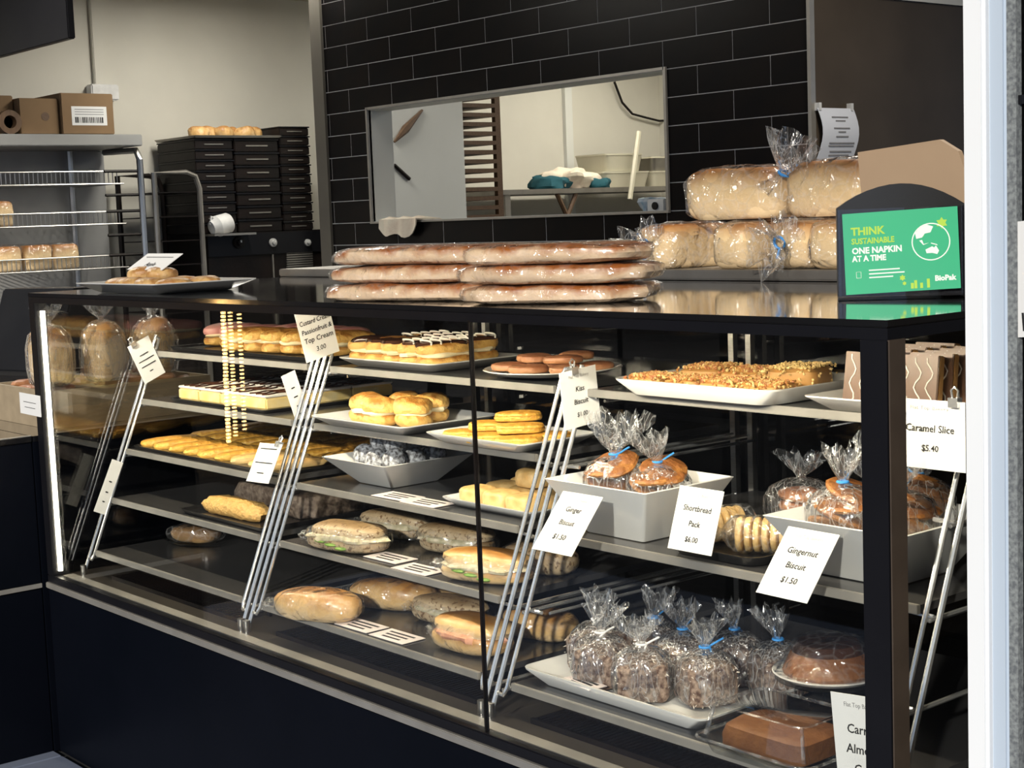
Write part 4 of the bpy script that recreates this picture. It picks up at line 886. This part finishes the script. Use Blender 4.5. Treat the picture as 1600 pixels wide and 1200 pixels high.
# lamingtons
dish('serving_platter', 'large white platter of bagged lamingtons on the lowest shelf', 1.925, 2.375, 0.115, 0.425, Z5, 0.026, 0.86, 0.007, 0.022)
lam = [(1.992, 0.245, 'at the far left end'), (2.062, 0.190, 'front row, second from left'), (2.172, 0.185, 'front and centre with a white tie'), (2.265, 0.245, 'front right'),
       (2.06, 0.325, 'back left'), (2.155, 0.305, 'in the middle behind the front centre one'), (2.225, 0.365, 'back right'), (2.325, 0.365, 'at the far right beside the cake')]
for i, (x, y, l) in enumerate(lam):
    r = thing('bagged_lamington', 'coconut lamington in a tied clear bag, %s' % l, 'cake', (x, y, Z5+0.0085), 0.4*i, 'bagged lamingtons')
    G().blob(0.046, 0.046, 0.036, 0.35, 0.4, 26, 12, 0.10, 35, i, 0.97).obj('lamington', 'lam', r)
    g = G(); rl2 = random.Random(i)
    for k in range(260):
        th = rl2.random()*2*PI; q = rl2.choice((0, 1, 2)); c_, s_ = math.cos(th), math.sin(th); mm = 0.0455/max(abs(c_), abs(s_))*0.94
        p_ = Vector((mm*c_, mm*s_, rl2.uniform(0.004, 0.066))) if q else Vector((rl2.uniform(-0.04, 0.04), rl2.uniform(-0.04, 0.04), 0.0705))
        mx = Matrix.Translation(p_) @ Matrix.Rotation(rl2.random()*6, 4, Vector((rl2.random(), rl2.random(), rl2.random()+0.1)).normalized()); a_, b_ = rl2.uniform(0.003, 0.006), 0.0011
        g.add([(a_, 0, 0), (-a_, 0, 0), (0, b_, 0), (0, -b_, 0), (0, 0, b_)], [(0, 2, 4), (2, 1, 4), (1, 3, 4), (3, 0, 4), (0, 3, 1, 2)], mx)
    o = g.obj('coconut_flakes', 'coconut', r, False); o['kind'] = 'stuff'
    film_bag(0.052, 0.052, 0.092, 0.010, 0.030+0.004*(i % 3), 0.042, 30+i, lean=(0.012*math.sin(i*2), 0.012*math.cos(i))).obj('cellophane', 'bag', r)
    tie(0.009, 0.096, 'white_tie' if i in (0, 1, 2) else 'blue_tie', r)
flat_card('striped paper slip leaning on the front of the lamington platter', (2.07, 0.137), 0.09, 0.04, -0.12, Z5+0.024)
# cake on pedestal
cs = thing('glass_cake_stand', 'clear glass pedestal stand under the film wrapped cake', 'cake stand', (2.475, 0.315, Z5))
G().lathe([(0.045, 0), (0.042, 0.004), (0.012, 0.012), (0.010, 0.058), (0.03, 0.068), (0.075, 0.074), (0.088, 0.080), (0.075, 0.078)], 36).obj('stand', 'clear_dish', cs)
pk = tag(G().lathe([(0.05, 0), (0.085, 0.005), (0.092, 0.011), (0.089, 0.012), (0.05, 0.004)], 40).obj('cake_plate', 'china'), 'white round plate carrying the film wrapped cake', 'plate'); pk.location = (2.475, 0.315, Z5+0.0805)
ck = thing('wrapped_cake', 'round brown cake with chocolate top under cling film', 'cake', (2.475, 0.315, Z5+0.085))
G().lathe([(0.074, 0), (0.075, 0.008), (0.062, 0.036), (0.054, 0.044), (0.02, 0.047)], 36).obj('cake', 'brown_cake', ck)
G().lathe([(0.0600, 0.0405), (0.050, 0.054), (0.025, 0.058), (0.003, 0.058)], 36).obj('chocolate_top', 'choc', ck)
G().lathe([(0.091, 0.009), (0.083, 0.016), (0.067, 0.040), (0.054, 0.058), (0.02, 0.062), (0.002, 0.062)], 36).obj('cling_film', 'wrap', ck)
# clamshell
cl = thing('clamshell_box', 'clear plastic clamshell with a brown cake at the front right', 'food box', (2.515, 0.150, Z5), 0.0)
G().blob(0.075, 0.052, 0.020, 0.3, 0.3, 24, 8, 0.08, 30, 1, 0.95, (0, 0, 0.006)).obj('cake', 'brown_cake', cl)
g = G().loft([rrect(0.17, 0.125, 0, 0.02), rrect(0.19, 0.14, 0.018, 0.025)], False); g.f.append(tuple(range(len(rrect(1, 1, 0, .1))-1, -1, -1))); g.obj('tray', 'clear_dish', cl)
g = G().loft([rrect(0.20, 0.15, 0.018, 0.028), rrect(0.202, 0.152, 0.022, 0.028), rrect(0.18, 0.132, 0.024, 0.022), rrect(0.16, 0.112, 0.068, 0.012), rrect(0.155, 0.107, 0.070, 0.010)], False); nn = len(g.v); g.f.append(tuple(range(nn-20, nn))); g.obj('lid', 'clear_dish', cl)
for (w_, d_, z_, r_) in ((0.202, 0.152, 0.022, 0.0022), (0.160, 0.112, 0.069, 0.0014)):
    q_ = rrect(w_, d_, z_, 0.02); G().tube(q_+[q_[0]], r_, 5).obj('moulded_rim', 'film', cl)
for sx_ in (-1, 1):
    for sy_ in (-1, 1): G().tube([(sx_*0.086, sy_*0.062, 0.024), (sx_*0.076, sy_*0.052, 0.068)], 0.0028, 5).obj('moulded_corner', 'film', cl)
cl.scale = (1.15, 1.1, 1.1)

# ------------------------------------------------------------------ signs in the case
XS = XR[0]+0.045
sign('white price card clipped on the leftmost rack top, four printed lines', at_x(216, 533, XS), at_x(248, 515, XS), at_x(210, 610, XS), [('-', 0.16, 0.2), ('-', 0.02, 0.36), ('-', -0.12, 0.33), ('-', -0.28, 0.08)], head=False, clip=-0.25)
sign('narrow white price card low on the leftmost rack', at_x(172, 716, XS), at_x(189, 722, XS+0.0), at_x(150, 800, XS), [('-', 0.1, 0.12), ('-', -0.1, 0.12), ('-', -0.28, 0.1)], head=False)
XS = XR[1]+0.047
sign('white card for custard cream clipped on the second rack top', at_x(467, 478, XS), at_x(519, 460, XS), at_x(470, 571, XS), [('Custard Cream', 0.14, 0.12), ('Passionfruit &', -0.02, 0.12), ('Top Cream', -0.18, 0.13), ('3.00', -0.36, 0.12)], head=False)
XS = XR[1]-0.05
sign('narrow edge-on white price card hanging below the custard cream card', at_x(461, 578, XS), at_x(482, 568, XS), at_x(443, 675, XS), [('-', 0.2, 0.12), ('-', 0.02, 0.14), ('-', -0.16, 0.14), ('-', -0.32, 0.12)], head=False)
def tsign(label, TL, TR, BL, zt, zb_, lines, **k):
    a, b = at_z(*TL, zt), at_z(*TR, zt); u = (b-a).normalized(); r = ray(*BL)
    return sign(label, a, b, CAM+r*((a-CAM).dot(u)/r.dot(u)), lines, **k)
def bsign(label, BL, BR, TL, zb_, lines, **k):
    a, b = at_z(*BL, zb_), at_z(*BR, zb_); u = Vector((b.x-a.x, b.y-a.y, 0)).normalized(); r = ray(*TL)
    t = CAM+r*((a-CAM).dot(u)/r.dot(u)); return sign(label, t, t+(b-a), a, lines, **k)
sign('tilted white price card low on the second rack', at_y(411, 692, 0.20), at_y(446, 695, 0.20), at_y(380, 751, 0.155), [('-', 0.36, 0.36), ('-', 0.0, 0.38), ('-', -0.26, 0.15)], head=False, clip=0.35)
XS = XR[2]+0.050
sign('white card reading Kiss Biscuit clipped on the third rack', at_x(884, 581, XS), at_x(940, 567, XS), at_x(873, 676, XS), [('Kiss', 0.12, 0.125), ('Biscuit', -0.10, 0.125), ('$1.00', -0.32, 0.11)], clip=-0.12)
tsign('white card reading Biscuit 1.50 hung on the brown biscuit bowl', (880, 767), (942, 777), (831, 857), Z3+0.093, Z3+0.010, [('Ginger', 0.18, 0.12), ('Biscuit', -0.04, 0.12), ('$1.50', -0.28, 0.12)])
bsign('white card reading Shortbread Pack 6.00', (1043, 856), (1111, 869), (1063, 758), Z3+0.019, [('Shortbread', 0.13, 0.13), ('Pack', -0.11, 0.13), ('$6.00', -0.35, 0.12)])
tsign('white card reading Gingernut Biscuit 1.50 hung on the large bowl', (1232, 822), (1312, 836), (1181, 925), Z3+0.088, Z3+0.0, [('Gingernut', 0.13, 0.125), ('Biscuit', -0.08, 0.125), ('$1.50', -0.29, 0.12)])
sign('white card reading Caramel Slice clipped on the rightmost rack', at_y(1398, 621, 0.235), at_y(1507, 629, 0.235), at_y(1401, 727, 0.235), [('Caramel Slice', 0.04, 0.15), ('$5.40', -0.24, 0.13)], clip=0.36)
sign('white card reading Carrot Almond Cake at the bottom right', at_y(1308, 1082, 0.085), at_y(1400, 1096, 0.085), at_y(1299, 1213, 0.085), [('Carrot', 0.06, 0.15), ('Almond', -0.17, 0.15), ('Cake', -0.40, 0.15)])

# ------------------------------------------------------------------ notice on the dark wall
nt_ = thing('wall_notice', 'curling white printed notice taped to the dark wall', 'notice')
a, b = at_x(1271, 168, WX1+0.03), at_x(1335, 168, WX1+0.03)
y0, y1 = max(a.y, YW+0.0), b.y; zt_ = a.z; zb_ = zt_-0.285
rows = []
for i in range(15):
    t_ = i/14; z = zt_-(zt_-zb_)*t_; dx = 0.012*math.sin(t_*2*PI)+0.006; yo = 0.012*math.sin(t_*2*PI*0.95)
    rows.append([Vector((WX1+0.02+dx, y0+yo, z)), Vector((WX1+0.02+dx, y1+yo, z)), Vector((WX1+0.0185+dx, y1+yo, z)), Vector((WX1+0.0185+dx, y0+yo, z))])
G().loft(rows).obj('sheet', mat('cool_white_sheet', (0.70, 0.73, 0.80), 0.6, col2=(0.68, 0.71, 0.78)), nt_)
for yy in (y0+0.01, y1-0.01): G().box(WX1+0.012, WX1+0.03, yy-0.006, yy+0.006, zt_-0.008, zt_+0.016).obj('tape', 'white_plastic', nt_, False)
W_ = y1-y0
for t_, a_, b_ in ((0.10, 0.3, 0.75), (0.14, 0.38, 0.65), (0.22, 0.3, 0.74), (0.26, 0.42, 0.62), (0.31, 0.36, 0.7), (0.38, 0.2, 0.9), (0.41, 0.2, 0.9), (0.47, 0.28, 0.88), (0.51, 0.28, 0.84), (0.56, 0.28, 0.88), (0.60, 0.28, 0.84), (0.65, 0.28, 0.6), (0.70, 0.36, 0.78), (0.82, 0.15, 0.4), (0.81, 0.6, 0.8), (0.92, 0.12, 0.25), (0.92, 0.55, 0.85)):
    dx = 0.012*math.sin(t_*2*PI)+0.006; yo = 0.012*math.sin(t_*2*PI*0.95); z = zt_-(zt_-zb_)*t_
    G().box(WX1+0.0202+dx, WX1+0.0212+dx, y0+W_*a_+yo, y0+W_*b_+yo, z-0.0022, z+0.0022).obj('print_line', 'pale_ink', nt_, False)

# ------------------------------------------------------------------ shop window frame at the right
wf = struct(G().box(3.021, 3.050, -0.105, -0.06, 0, 2.64).obj('window_1', 'white_paint', None, False, bevel=0.004))
G().box(3.050, 3.072, -0.097, -0.06, 0, 2.64).obj('frame_rebate', 'shaded_paint', wf, False, bevel=0.003)
G().box(3.072, 3.084, -0.094, -0.07, 0, 2.64).obj('pile_seal', 'seal', wf, False)
G().box(3.084, 4.5, -0.083, -0.077, 0.0, 2.64).obj('pane', 'dark_glass', wf, False)
G().box(3.084, 4.5, -0.09, -0.07, 1.505, 1.515).obj('glazing_bar', 'black_metal', wf, False)
sgn = sign('white paper sign taped on the window at the right edge', at_y(1575, 348, -0.092), at_y(1660, 338, -0.092), at_y(1577, 528, -0.092), [], head=False)
w_ = (at_y(1660, 338, -0.092)-at_y(1575, 348, -0.092)).length
text_mesh('L', 0.03, 'ink', sgn, loc=(-w_/2+0.012, -0.058, 0.0016), align='LEFT')
box_struct('wall_outer', 'brown_panel', 4.5, 4.6, -0.1, 6.0, 0, 2.64)

# ------------------------------------------------------------------ kitchen: rack with cartons and loaves
RKX = -3.0
def YZ(px, py, X=RKX): p = at_x(px, py, X); return p.y, p.z
yR, zR = YZ(222, 210)
rk = thing('bakery_rack', 'grey steel bread rack against the cream wall at the left', 'rack', (0, 0, 0))
yl = yR-1.1
G().box(-3.45, RKX, yl, yR, zR-0.055, zR).obj('top_panel', 'rack_grey', rk, False, bevel=0.004)
G().box(-3.45, -3.44, yl, yR, 0.2, zR-0.056).obj('back_panel', 'rack_grey', rk, False)
for y in (yR-0.012, yl+0.012): G().tube([(RKX-0.02, y, 0), (RKX-0.02, y, zR-0.12), (RKX-0.05, y, zR-0.075), (-3.40, y, zR-0.066)], 0.016, 8).obj('upright', 'steel', rk)
G().tube([(-3.4, yR-0.2, 0), (-3.4, yR-0.2, zR-0.06)], 0.016, 8).obj('upright', 'steel', rk)
levels = [YZ(110, 288)[1], YZ(110, 352)[1], YZ(110, 422)[1]]
for i, z in enumerate(levels):
    bk = G(); ye = yR-0.10
    for zz in (z, z+0.06): bk.tube([(RKX-0.03, yl, zz), (RKX-0.03, ye, zz)], 0.004, 6)
    n = 44
    for k in range(n): bk.tube([(RKX-0.03, yl+0.01+(ye-yl-0.02)*k/n, z), (RKX-0.03, yl+0.01+(ye-yl-0.02)*k/n, z+0.06)], 0.0026, 5)
    for k in range(24): bk.tube([(RKX-0.03, yl+0.02+(ye-yl-0.04)*k/23, z), (-3.42, yl+0.02+(ye-yl-0.04)*k/23, z)], 0.0026, 4)
    bk.obj('wire_basket', 'steel', rk)
    for dz in (0.06, -0.055): G().tube([(RKX-0.025, yR-0.2, z+dz), (RKX-0.025, yR-0.01, z+dz)], 0.008, 6).obj('side_rail', 'rubber', rk)
for k, (px, lv, l) in enumerate([(20, 2, 'leftmost of three on the lower basket'), (68, 2, 'middle of three on the lower basket'), (112, 2, 'rightmost of three on the lower basket'), (12, 1, 'alone on the middle basket')]):
    y = YZ(px, 400)[0]
    r = thing('packaged_loaf', 'packaged tan loaf on the wire rack, %s' % l, 'bread', (RKX-0.12, y, levels[lv]+0.004), 0, 'packaged loaves on the steel rack')
    G().blob(0.08, 0.066, 0.062, 0.3, 0.3, 22, 10, 0.05, 12, k, 0.95).obj('bread', 'loaf', r); G().blob(0.084, 0.070, 0.066, 0.35, 0.35, 22, 10, 0.1, 20, k, 0.95).obj('plastic_bag', 'wrap', r)
def carton(label, y0, y1, z1, x1, dpth=0.3, lab=False):
    z0 = zR+0.001
    r = thing('carton', label, 'carton', ((x1-dpth/2), (y0+y1)/2, z0)); w = (y1-y0)/2
    G().box(-dpth/2, dpth/2, -w, w, 0, z1-z0).obj('box', 'cardboard', r, False, bevel=0.004)
    if lab:
        G().box(dpth/2, dpth/2+0.001, -w*0.62, w*0.72, (z1-z0)*0.22, (z1-z0)*0.68).obj('label_sheet', 'paper', r, False)
        rr = random.Random(2)
        for k in range(16): yy = -w*0.5+k*w*0.068; G().box(dpth/2+0.001, dpth/2+0.0016, yy, yy+w*rr.uniform(0.015, 0.05), (z1-z0)*0.28, (z1-z0)*0.42).obj('barcode_bar', 'ink', r, False)
        for k in range(3): G().box(dpth/2+0.001, dpth/2+0.0016, -w*0.5, w*0.6, (z1-z0)*(0.48+0.06*k), (z1-z0)*(0.495+0.06*k)).obj('print_line', 'pale_ink', r, False)
    else:
        n = 14; G().add([(dpth/2+0.0008, w*0.3+0.02*math.cos(2*PI*k/n), (z1-z0)*0.5+0.02*math.sin(2*PI*k/n)) for k in range(n)], [tuple(range(n))]).obj('printed_mark', 'wood', r, False)
carton('brown carton with a white barcode label on top of the steel rack', YZ(98, 145)[0], YZ(180, 145)[0], YZ(140, 145)[1], RKX-0.03, 0.32, True)
carton('brown carton left of the labelled carton, on the steel rack', YZ(35, 150)[0], YZ(97, 150)[0], YZ(60, 152)[1], RKX-0.05)
carton('darker low carton at the far left of the rack top', YZ(-20, 150)[0], YZ(33, 150)[0], YZ(10, 146)[1], RKX-0.10)
y, z = YZ(185, 175, -3.2)
carton('low brown carton behind the labelled carton', y-0.12, y+0.045, z, -3.365, 0.1)
rl_ = tag(G().lathe([(0.055, 0), (0.055, 0.045), (0.03, 0.045), (0.03, 0)], 24).obj('tape_roll', 'wood'), 'dark round tape roll before the far left carton', 'tape roll')
rl_.location = (RKX-0.06, YZ(16, 160)[0], zR+0.056); rl_.rotation_euler = (0, PI/2, 0)

# trolley rack, oven, tins
tb = thing('trolley_rack', 'black tubular trolley with a curved top beside the oven', 'trolley')
ya, za = YZ(240, 270); yb, _ = YZ(312, 300)
for x in (RKX, RKX-0.4):
    G().tube([(x, ya, 0), (x, ya, za), (x, yb-0.07, za), (x, yb-0.02, za-0.02), (x, yb, za-0.08), (x, yb, 0)], 0.014, 8).obj('frame_tube', 'steel_dull' if x == RKX else 'rubber', tb)
for k in range(6): G().box(RKX-0.4, RKX, ya+0.01, yb-0.01, za-0.10-0.12*k, za-0.095-0.12*k).obj('tray', 'rubber', tb, False)
OX = -3.02
ov = thing('deck_oven', 'black deck oven with a row of dials on its panel', 'oven')
yA, zA = at_x(322, 366, OX).yz; yB = at_x(520, 366, OX).y+0.3
zA2 = at_x(420, 388, OX).z
G().box(-3.48, OX, yA, yB, 0.0, zA).obj('body', 'rubber', ov, False, bevel=0.004)
G().box(OX, OX+0.012, yA, yB, zA2-0.03, zA-0.005).obj('control_panel', 'black_metal', ov, False, bevel=0.002)
for px, r_, mt in ((373, 0.032, 'rubber'), (426, 0.022, 'dial'), (480, 0.018, 'dial')):
    yy, zz = at_x(px, 379, OX+0.012).yz
    kn = G().lathe([(r_, 0), (r_, 0.010), (r_*0.55, 0.012), (r_*0.5, 0.026), (0.004, 0.027)], 22).obj('dial', mt, ov); kn.location = (OX+0.0122, yy, zz); kn.rotation_euler = (0, PI/2, 0)
    G().box(OX+0.037, OX+0.04, yy-0.004, yy+0.004, zz, zz+0.012).obj('pointer', 'white_plastic', ov, False)
yy, zz = at_x(448, 394, OX+0.012).yz; y2, z2 = at_x(490, 420, OX+0.012).yz
for k in range(8): G().box(OX+0.0, OX+0.01, yy, y2, zz-(zz-z2)*k/8-0.007, zz-(zz-z2)*k/8).obj('vent_slat', 'steel_dull', ov, False)
yy = at_x(425, 395, OX).y; G().box(OX, OX+0.008, yy-0.004, yy+0.004, 0.5, zA2-0.032).obj('door_gap_strip', 'steel_dull', ov, False)
# stacks of black tins
def tins(label, pa, pb, ptop, n, X1_, dp, group):
    ya, _ = at_x(pa, 300, X1_).yz; yb = at_x(pb, 300, X1_).y; zt = at_x((pa+pb)/2, ptop, X1_).z; h = (zt-zA-0.002)/n
    pr = None
    for k in range(n):
        if pr is None:
            pr = thing('bread_tin', label, 'bread tin', (X1_-dp/2, (ya+yb)/2, zA+0.001), 0, group); w = (yb-ya)/2
            G().box(-dp/2, dp/2, -w, w, 0, h*0.82).obj('tin', 'rubber', pr, False, bevel=0.004)
            G().box(-dp/2-0.0, dp/2+0.006, -w-0.004, w+0.004, h*0.83, h*0.965).obj('rim', 'black_metal', pr, False, bevel=0.002)
            G().box(dp/2, dp/2+0.005, -w*0.5, w*0.5, h*0.4, h*0.5).obj('handle', 'steel_dull', pr, False)
        else: copy_thing(pr, (X1_-dp/2, (ya+yb)/2, zA+0.001+h*k), label=label+', '+ORD[k]+' from the bottom')
    pr['label'] = label+', lowest'
tins('black bread tin in the left stack on the oven', 308, 367, 216, 9, OX-0.02, 0.4, 'left stack of black tins')
tins('black bread tin in the middle stack under the croissant tray', 370, 438, 216, 7, OX-0.02, 0.4, 'middle stack of black tins')
tins('black bread tin in the tall right stack on the oven', 441, 487, 197, 11, OX-0.02, 0.4, 'right stack of black tins')
ya, zt = at_x(303, 213, OX).yz; yb = at_x(440, 213, OX).y; zt = at_x(370, 216, OX-0.02).z+0.001
tr = dish('oven_tray', 'dark flat tray of golden croissants on top of the tins', -3.45, OX+0.005, ya, yb, zt, 0.010, 0.97, 0.004, 0.008, 'steel_dull', 'tray')
for i in range(6):
    o = tag(G().blob(0.06, 0.045, 0.036, 0.8, 0.8, 24, 10, 0.25, 22, i, 0.7, bend=0.02).obj('croissant', 'turnover'), 'golden croissant on the oven tray, %s from the left' % ORD[i], 'croissant', 'croissants on the oven tray')
    o.location = (OX-0.10-0.05*(i % 2), ya+0.075+(yb-ya-0.15)*i/5, zt+0.005); o.rotation_euler.z = 0.5*i
yy, zz = at_x(345, 365, OX+0.02).yz
jg = thing('white_jug', 'white plastic jug lying on the oven ledge', 'jug', (OX+0.0, yy, zA+0.001))
G().box(-0.05, 0.10, -0.08, 0.16, -0.012, -0.001).obj('ledge', 'steel_dull', jg, False)
b = G().lathe([(0.045, 0), (0.052, 0.01), (0.055, 0.075), (0.04, 0.095), (0.034, 0.11)], 24).obj('body', 'white_plastic', jg); b.location = (0.03, 0.05, 0.055); b.rotation_euler = (PI/2+0.25, 0, 0)
G().tube([(0.03, -0.02, 0.07), (0.03, -0.055, 0.085), (0.03, -0.06, 0.05), (0.03, -0.03, 0.03)], 0.007, 8).obj('handle', 'white_plastic', jg)

# ------------------------------------------------------------------ seen through the hatch
KX = -2.4
p0 = at_x(612, 180, KX); p1 = at_x(723, 165, KX)
fp = thing('white_cabinet', 'tall white cabinet side with two dark bracket shadows, seen through the hatch', 'cabinet')
G().box(KX-0.5, KX, at_x(585, 180, KX).y, p1.y, 0, 2.5).obj('body', 'white_wall', fp, False, bevel=0.004)
q0, q1 = at_x(616, 222, KX+0.01), at_x(660, 172, KX+0.01)
G().tube([q0, q0.lerp(q1, 0.4), q1], [0.006, 0.022, 0.006], 6).obj('bracket_shadow', 'wood', fp)  # shelf bracket shadows, shaped as dark tubes on the cabinet side
q0, q1 = at_x(616, 258, KX+0.01), at_x(640, 280, KX+0.01)
G().tube([q0, q1], 0.010, 6).obj('bracket_shadow', 'rubber', fp)
SX = -2.6
ya = at_x(722, 200, SX).y; yb = at_x(781, 200, SX).y
sr = thing('slatted_rack', 'dark slatted tray rack seen through the hatch', 'rack')
for y in (yb-0.012,): G().box(SX-0.03, SX, y-0.018, y+0.018, 0, 2.3).obj('upright', 'wood', sr, False)
G().box(SX-0.4, SX-0.37, ya-0.05, ya-0.02, 0, 2.3).obj('upright', 'wood', sr, False)
for k in range(15):
    z = 1.395+0.05*k
    G().box(SX-0.4, SX, ya-0.06, yb-0.03, z, z+0.022).obj('slat', 'wood', sr, False)
BX_ = -2.95
zbn = at_x(900, 294, BX_).z
yb0 = at_x(780, 294, BX_).y; yb1 = 5.95
bn = thing('kitchen_bench', 'steel kitchen bench with angled braces, seen through the hatch', 'bench')
G().box(-3.46, BX_, yb0, yb1, zbn-0.03, zbn).obj('bench_top', 'steel_dull', bn, False, bevel=0.003)
for px in (870, 900):
    a = at_x(px, 300, BX_-0.02); G().tube([(BX_-0.02, a.y, zbn-0.03), (BX_-0.02, a.y+(0.14 if px < 880 else -0.14), zbn-0.28)], 0.014, 6).obj('brace', 'wood', bn)
G().box(-3.46, BX_-0.02, yb0, yb1, 1.30, zbn-0.22).obj('lower_shelf', 'steel', bn, False)
for y in (yb0+0.05, yb1-0.1): G().box(BX_-0.05, BX_-0.01, y, y+0.04, 0, zbn-0.03).obj('leg', 'steel_dull', bn, False)
def ctr(px): return at_x(px, 270, -3.15).y
cl_ = thing('crumpled_cloth', 'crumpled cream and teal cloths on the bench behind the hatch', 'cloth', (-3.12, ctr(880), zbn))
G().blob(0.13, 0.21, 0.07, 0.8, 0.9, 36, 14, 0.45, 14, 3, 0.7).obj('cream_cloth', 'towel', cl_)
G().blob(0.12, 0.13, 0.05, 0.8, 0.9, 30, 12, 0.5, 16, 5, 0.7, (0.03, -0.16, 0)).obj('teal_cloth', 'teal', cl_); G().blob(0.10, 0.09, 0.035, 0.8, 0.9, 30, 12, 0.5, 16, 6, 0.7, (0.05, 0.2, 0)).obj('teal_cloth', 'teal', cl_)
for k, (pa, pb, z0, h, l) in enumerate([(925, 1000, 0.001, 0.10, 'lower cloudy plastic tub on the bench behind the hatch'), (930, 990, 0.102, 0.11, 'upper cloudy plastic tub stacked on another behind the hatch'), (1003, 1042, 0.001, 0.10, 'right lower cloudy tub near the edge of the hatch'), (1003, 1040, 0.102, 0.09, 'right upper steel tub near the edge of the hatch')]):
    a, b = ctr(pa), ctr(pb)
    r = thing('storage_tub', l, 'tub', (-3.2, (a+b)/2, zbn+z0))
    dish_mesh(0.3, b-a-0.01, h-0.012, 0.9, 0.004, 0.03).obj('tub', 'tub' if k != 3 else 'steel_dull', r); G().loft([rrect(0.305, b-a-0.004, h-0.0115, 0.03), rrect(0.305, b-a-0.004, h-0.001, 0.03)]).obj('lid', 'tub', r)
a, b = at_x(984, 312, BX_+0.05), at_x(998, 206, BX_-0.02)
tag(G().tube([a, b], 0.016, 6).obj('wooden_stick', 'tub'), 'pale upright rolling stick leaning on the bench behind the hatch', 'stick')
cps = [at_x(x, y, -3.46) for x, y in ((960, 128), (972, 160), (988, 178), (1010, 184), (1030, 189), (1046, 188))]
tag(G().tube(cps, 0.008, 6).obj('hanging_cable', 'rubber'), 'thin black cable hanging across the white wall behind the hatch', 'cable')
# low bench just inside the hatch
hb = thing('hatch_bench', 'dark bench top just inside the hatch sill', 'bench')
G().box(HX0+0.3, HX1-0.05, YW+0.14, YW+0.7, 1.34, 1.395).obj('bench_top', 'steel_dull', hb, False)
G().box(HX0+0.35, HX1-0.1, YW+0.2, YW+0.65, 0, 1.34).obj('bench_body', 'black_metal', hb, False)
pa = at_y(1018, 320, 2.50)
o = tag(G().blob(0.06, 0.05, 0.035, 0.8, 0.9, 24, 10, 0.5, 24, 9, 0.7).obj('crumpled_wrapper', mat('pale_blue_wrapper', (0.20, 0.34, 0.48), 0.5, col2=(0.5, 0.55, 0.6), scale=30)), 'crumpled pale blue wrapper inside the right corner of the hatch', 'wrapper'); o.location = (pa.x, 2.52, 1.3955)
sb_ = thing('switch_box', 'small white switch box at the lower right corner of the hatch', 'switch box', (pa.x+0.10, 2.44, 1.3955))
G().box(-0.045, 0.045, -0.02, 0.02, 0, 0.05).obj('box', 'white_plastic', sb_, False, bevel=0.004)
b_ = G().lathe([(0.014, 0), (0.014, 0.006), (0.002, 0.007)], 16).obj('button', 'rubber', sb_); b_.location = (0, -0.0202, 0.025); b_.rotation_euler = (PI/2, 0, 0)
a = at_y(627, 345, YW-0.01)
cw_ = thing('draped_cloth', 'white cloth draped over the hatch sill', 'cloth', (a.x, YW-0.02, HZ0))
rows = []
for i in range(14):
    t_ = i/13; x = -0.135+0.27*t_; s_ = 0.006*math.sin(t_*17)
    drop = 0.028+0.034*math.sin(t_*PI)**0.5+0.01*math.sin(t_*11)
    rows.append([Vector((x, 0.12, 0.008+s_*0.5)), Vector((x, 0.03, 0.016+s_)), Vector((x+0.004, -0.012+s_, 0.010)), Vector((x+0.006, -0.016+s_, -drop)), Vector((x+0.006, -0.011+s_, -drop)), Vector((x+0.004, -0.006+s_, 0.004)), Vector((x, 0.03, 0.009+s_)), Vector((x, 0.12, 0.004+s_*0.5))])
G().loft(rows).obj('cloth', 'towel', cw_)
# ------------------------------------------------------------------ strings of lights out on the street, mirrored in the case glass
M['bead'] = mat('warm_light_bead', (1.0, 0.62, 0.22), 0.5, emis=26, col2=(1.0, 0.62, 0.22))
for si, (px, n_, em) in enumerate([(352, 40, 0), (363, 40, 0), (377, 34, 0)]):
    a = at_y(px-5, 468, 3.0); b = at_y(px+5, 692-10*si, 3.0); a.y = b.y = -2.98
    st = thing('string_light', ['golden string of light beads mirrored in the glass over the pink buns, leftmost', 'golden string of light beads mirrored in the glass, middle of three', 'golden string of light beads mirrored in the glass, rightmost of three'][si], 'string light', group='string lights mirrored in the case glass')
    G().tube([a+Vector((0, -0.02, 0.3)), b+Vector((0, -0.02, -0.05))], 0.006, 5).obj('cord', 'rubber', st)
    g = G()
    for k in range(n_): g.blob([0.016, 0.010, 0.009][si], 0.010, [0.009, 0.006, 0.006][si], 1, 1, 8, 6, 0, 1, 0, 1, tuple(a.lerp(b, k/(n_-1))))
    o = g.obj('beads', 'bead', st); o['kind'] = 'stuff'
bpy.context.view_layer.update()
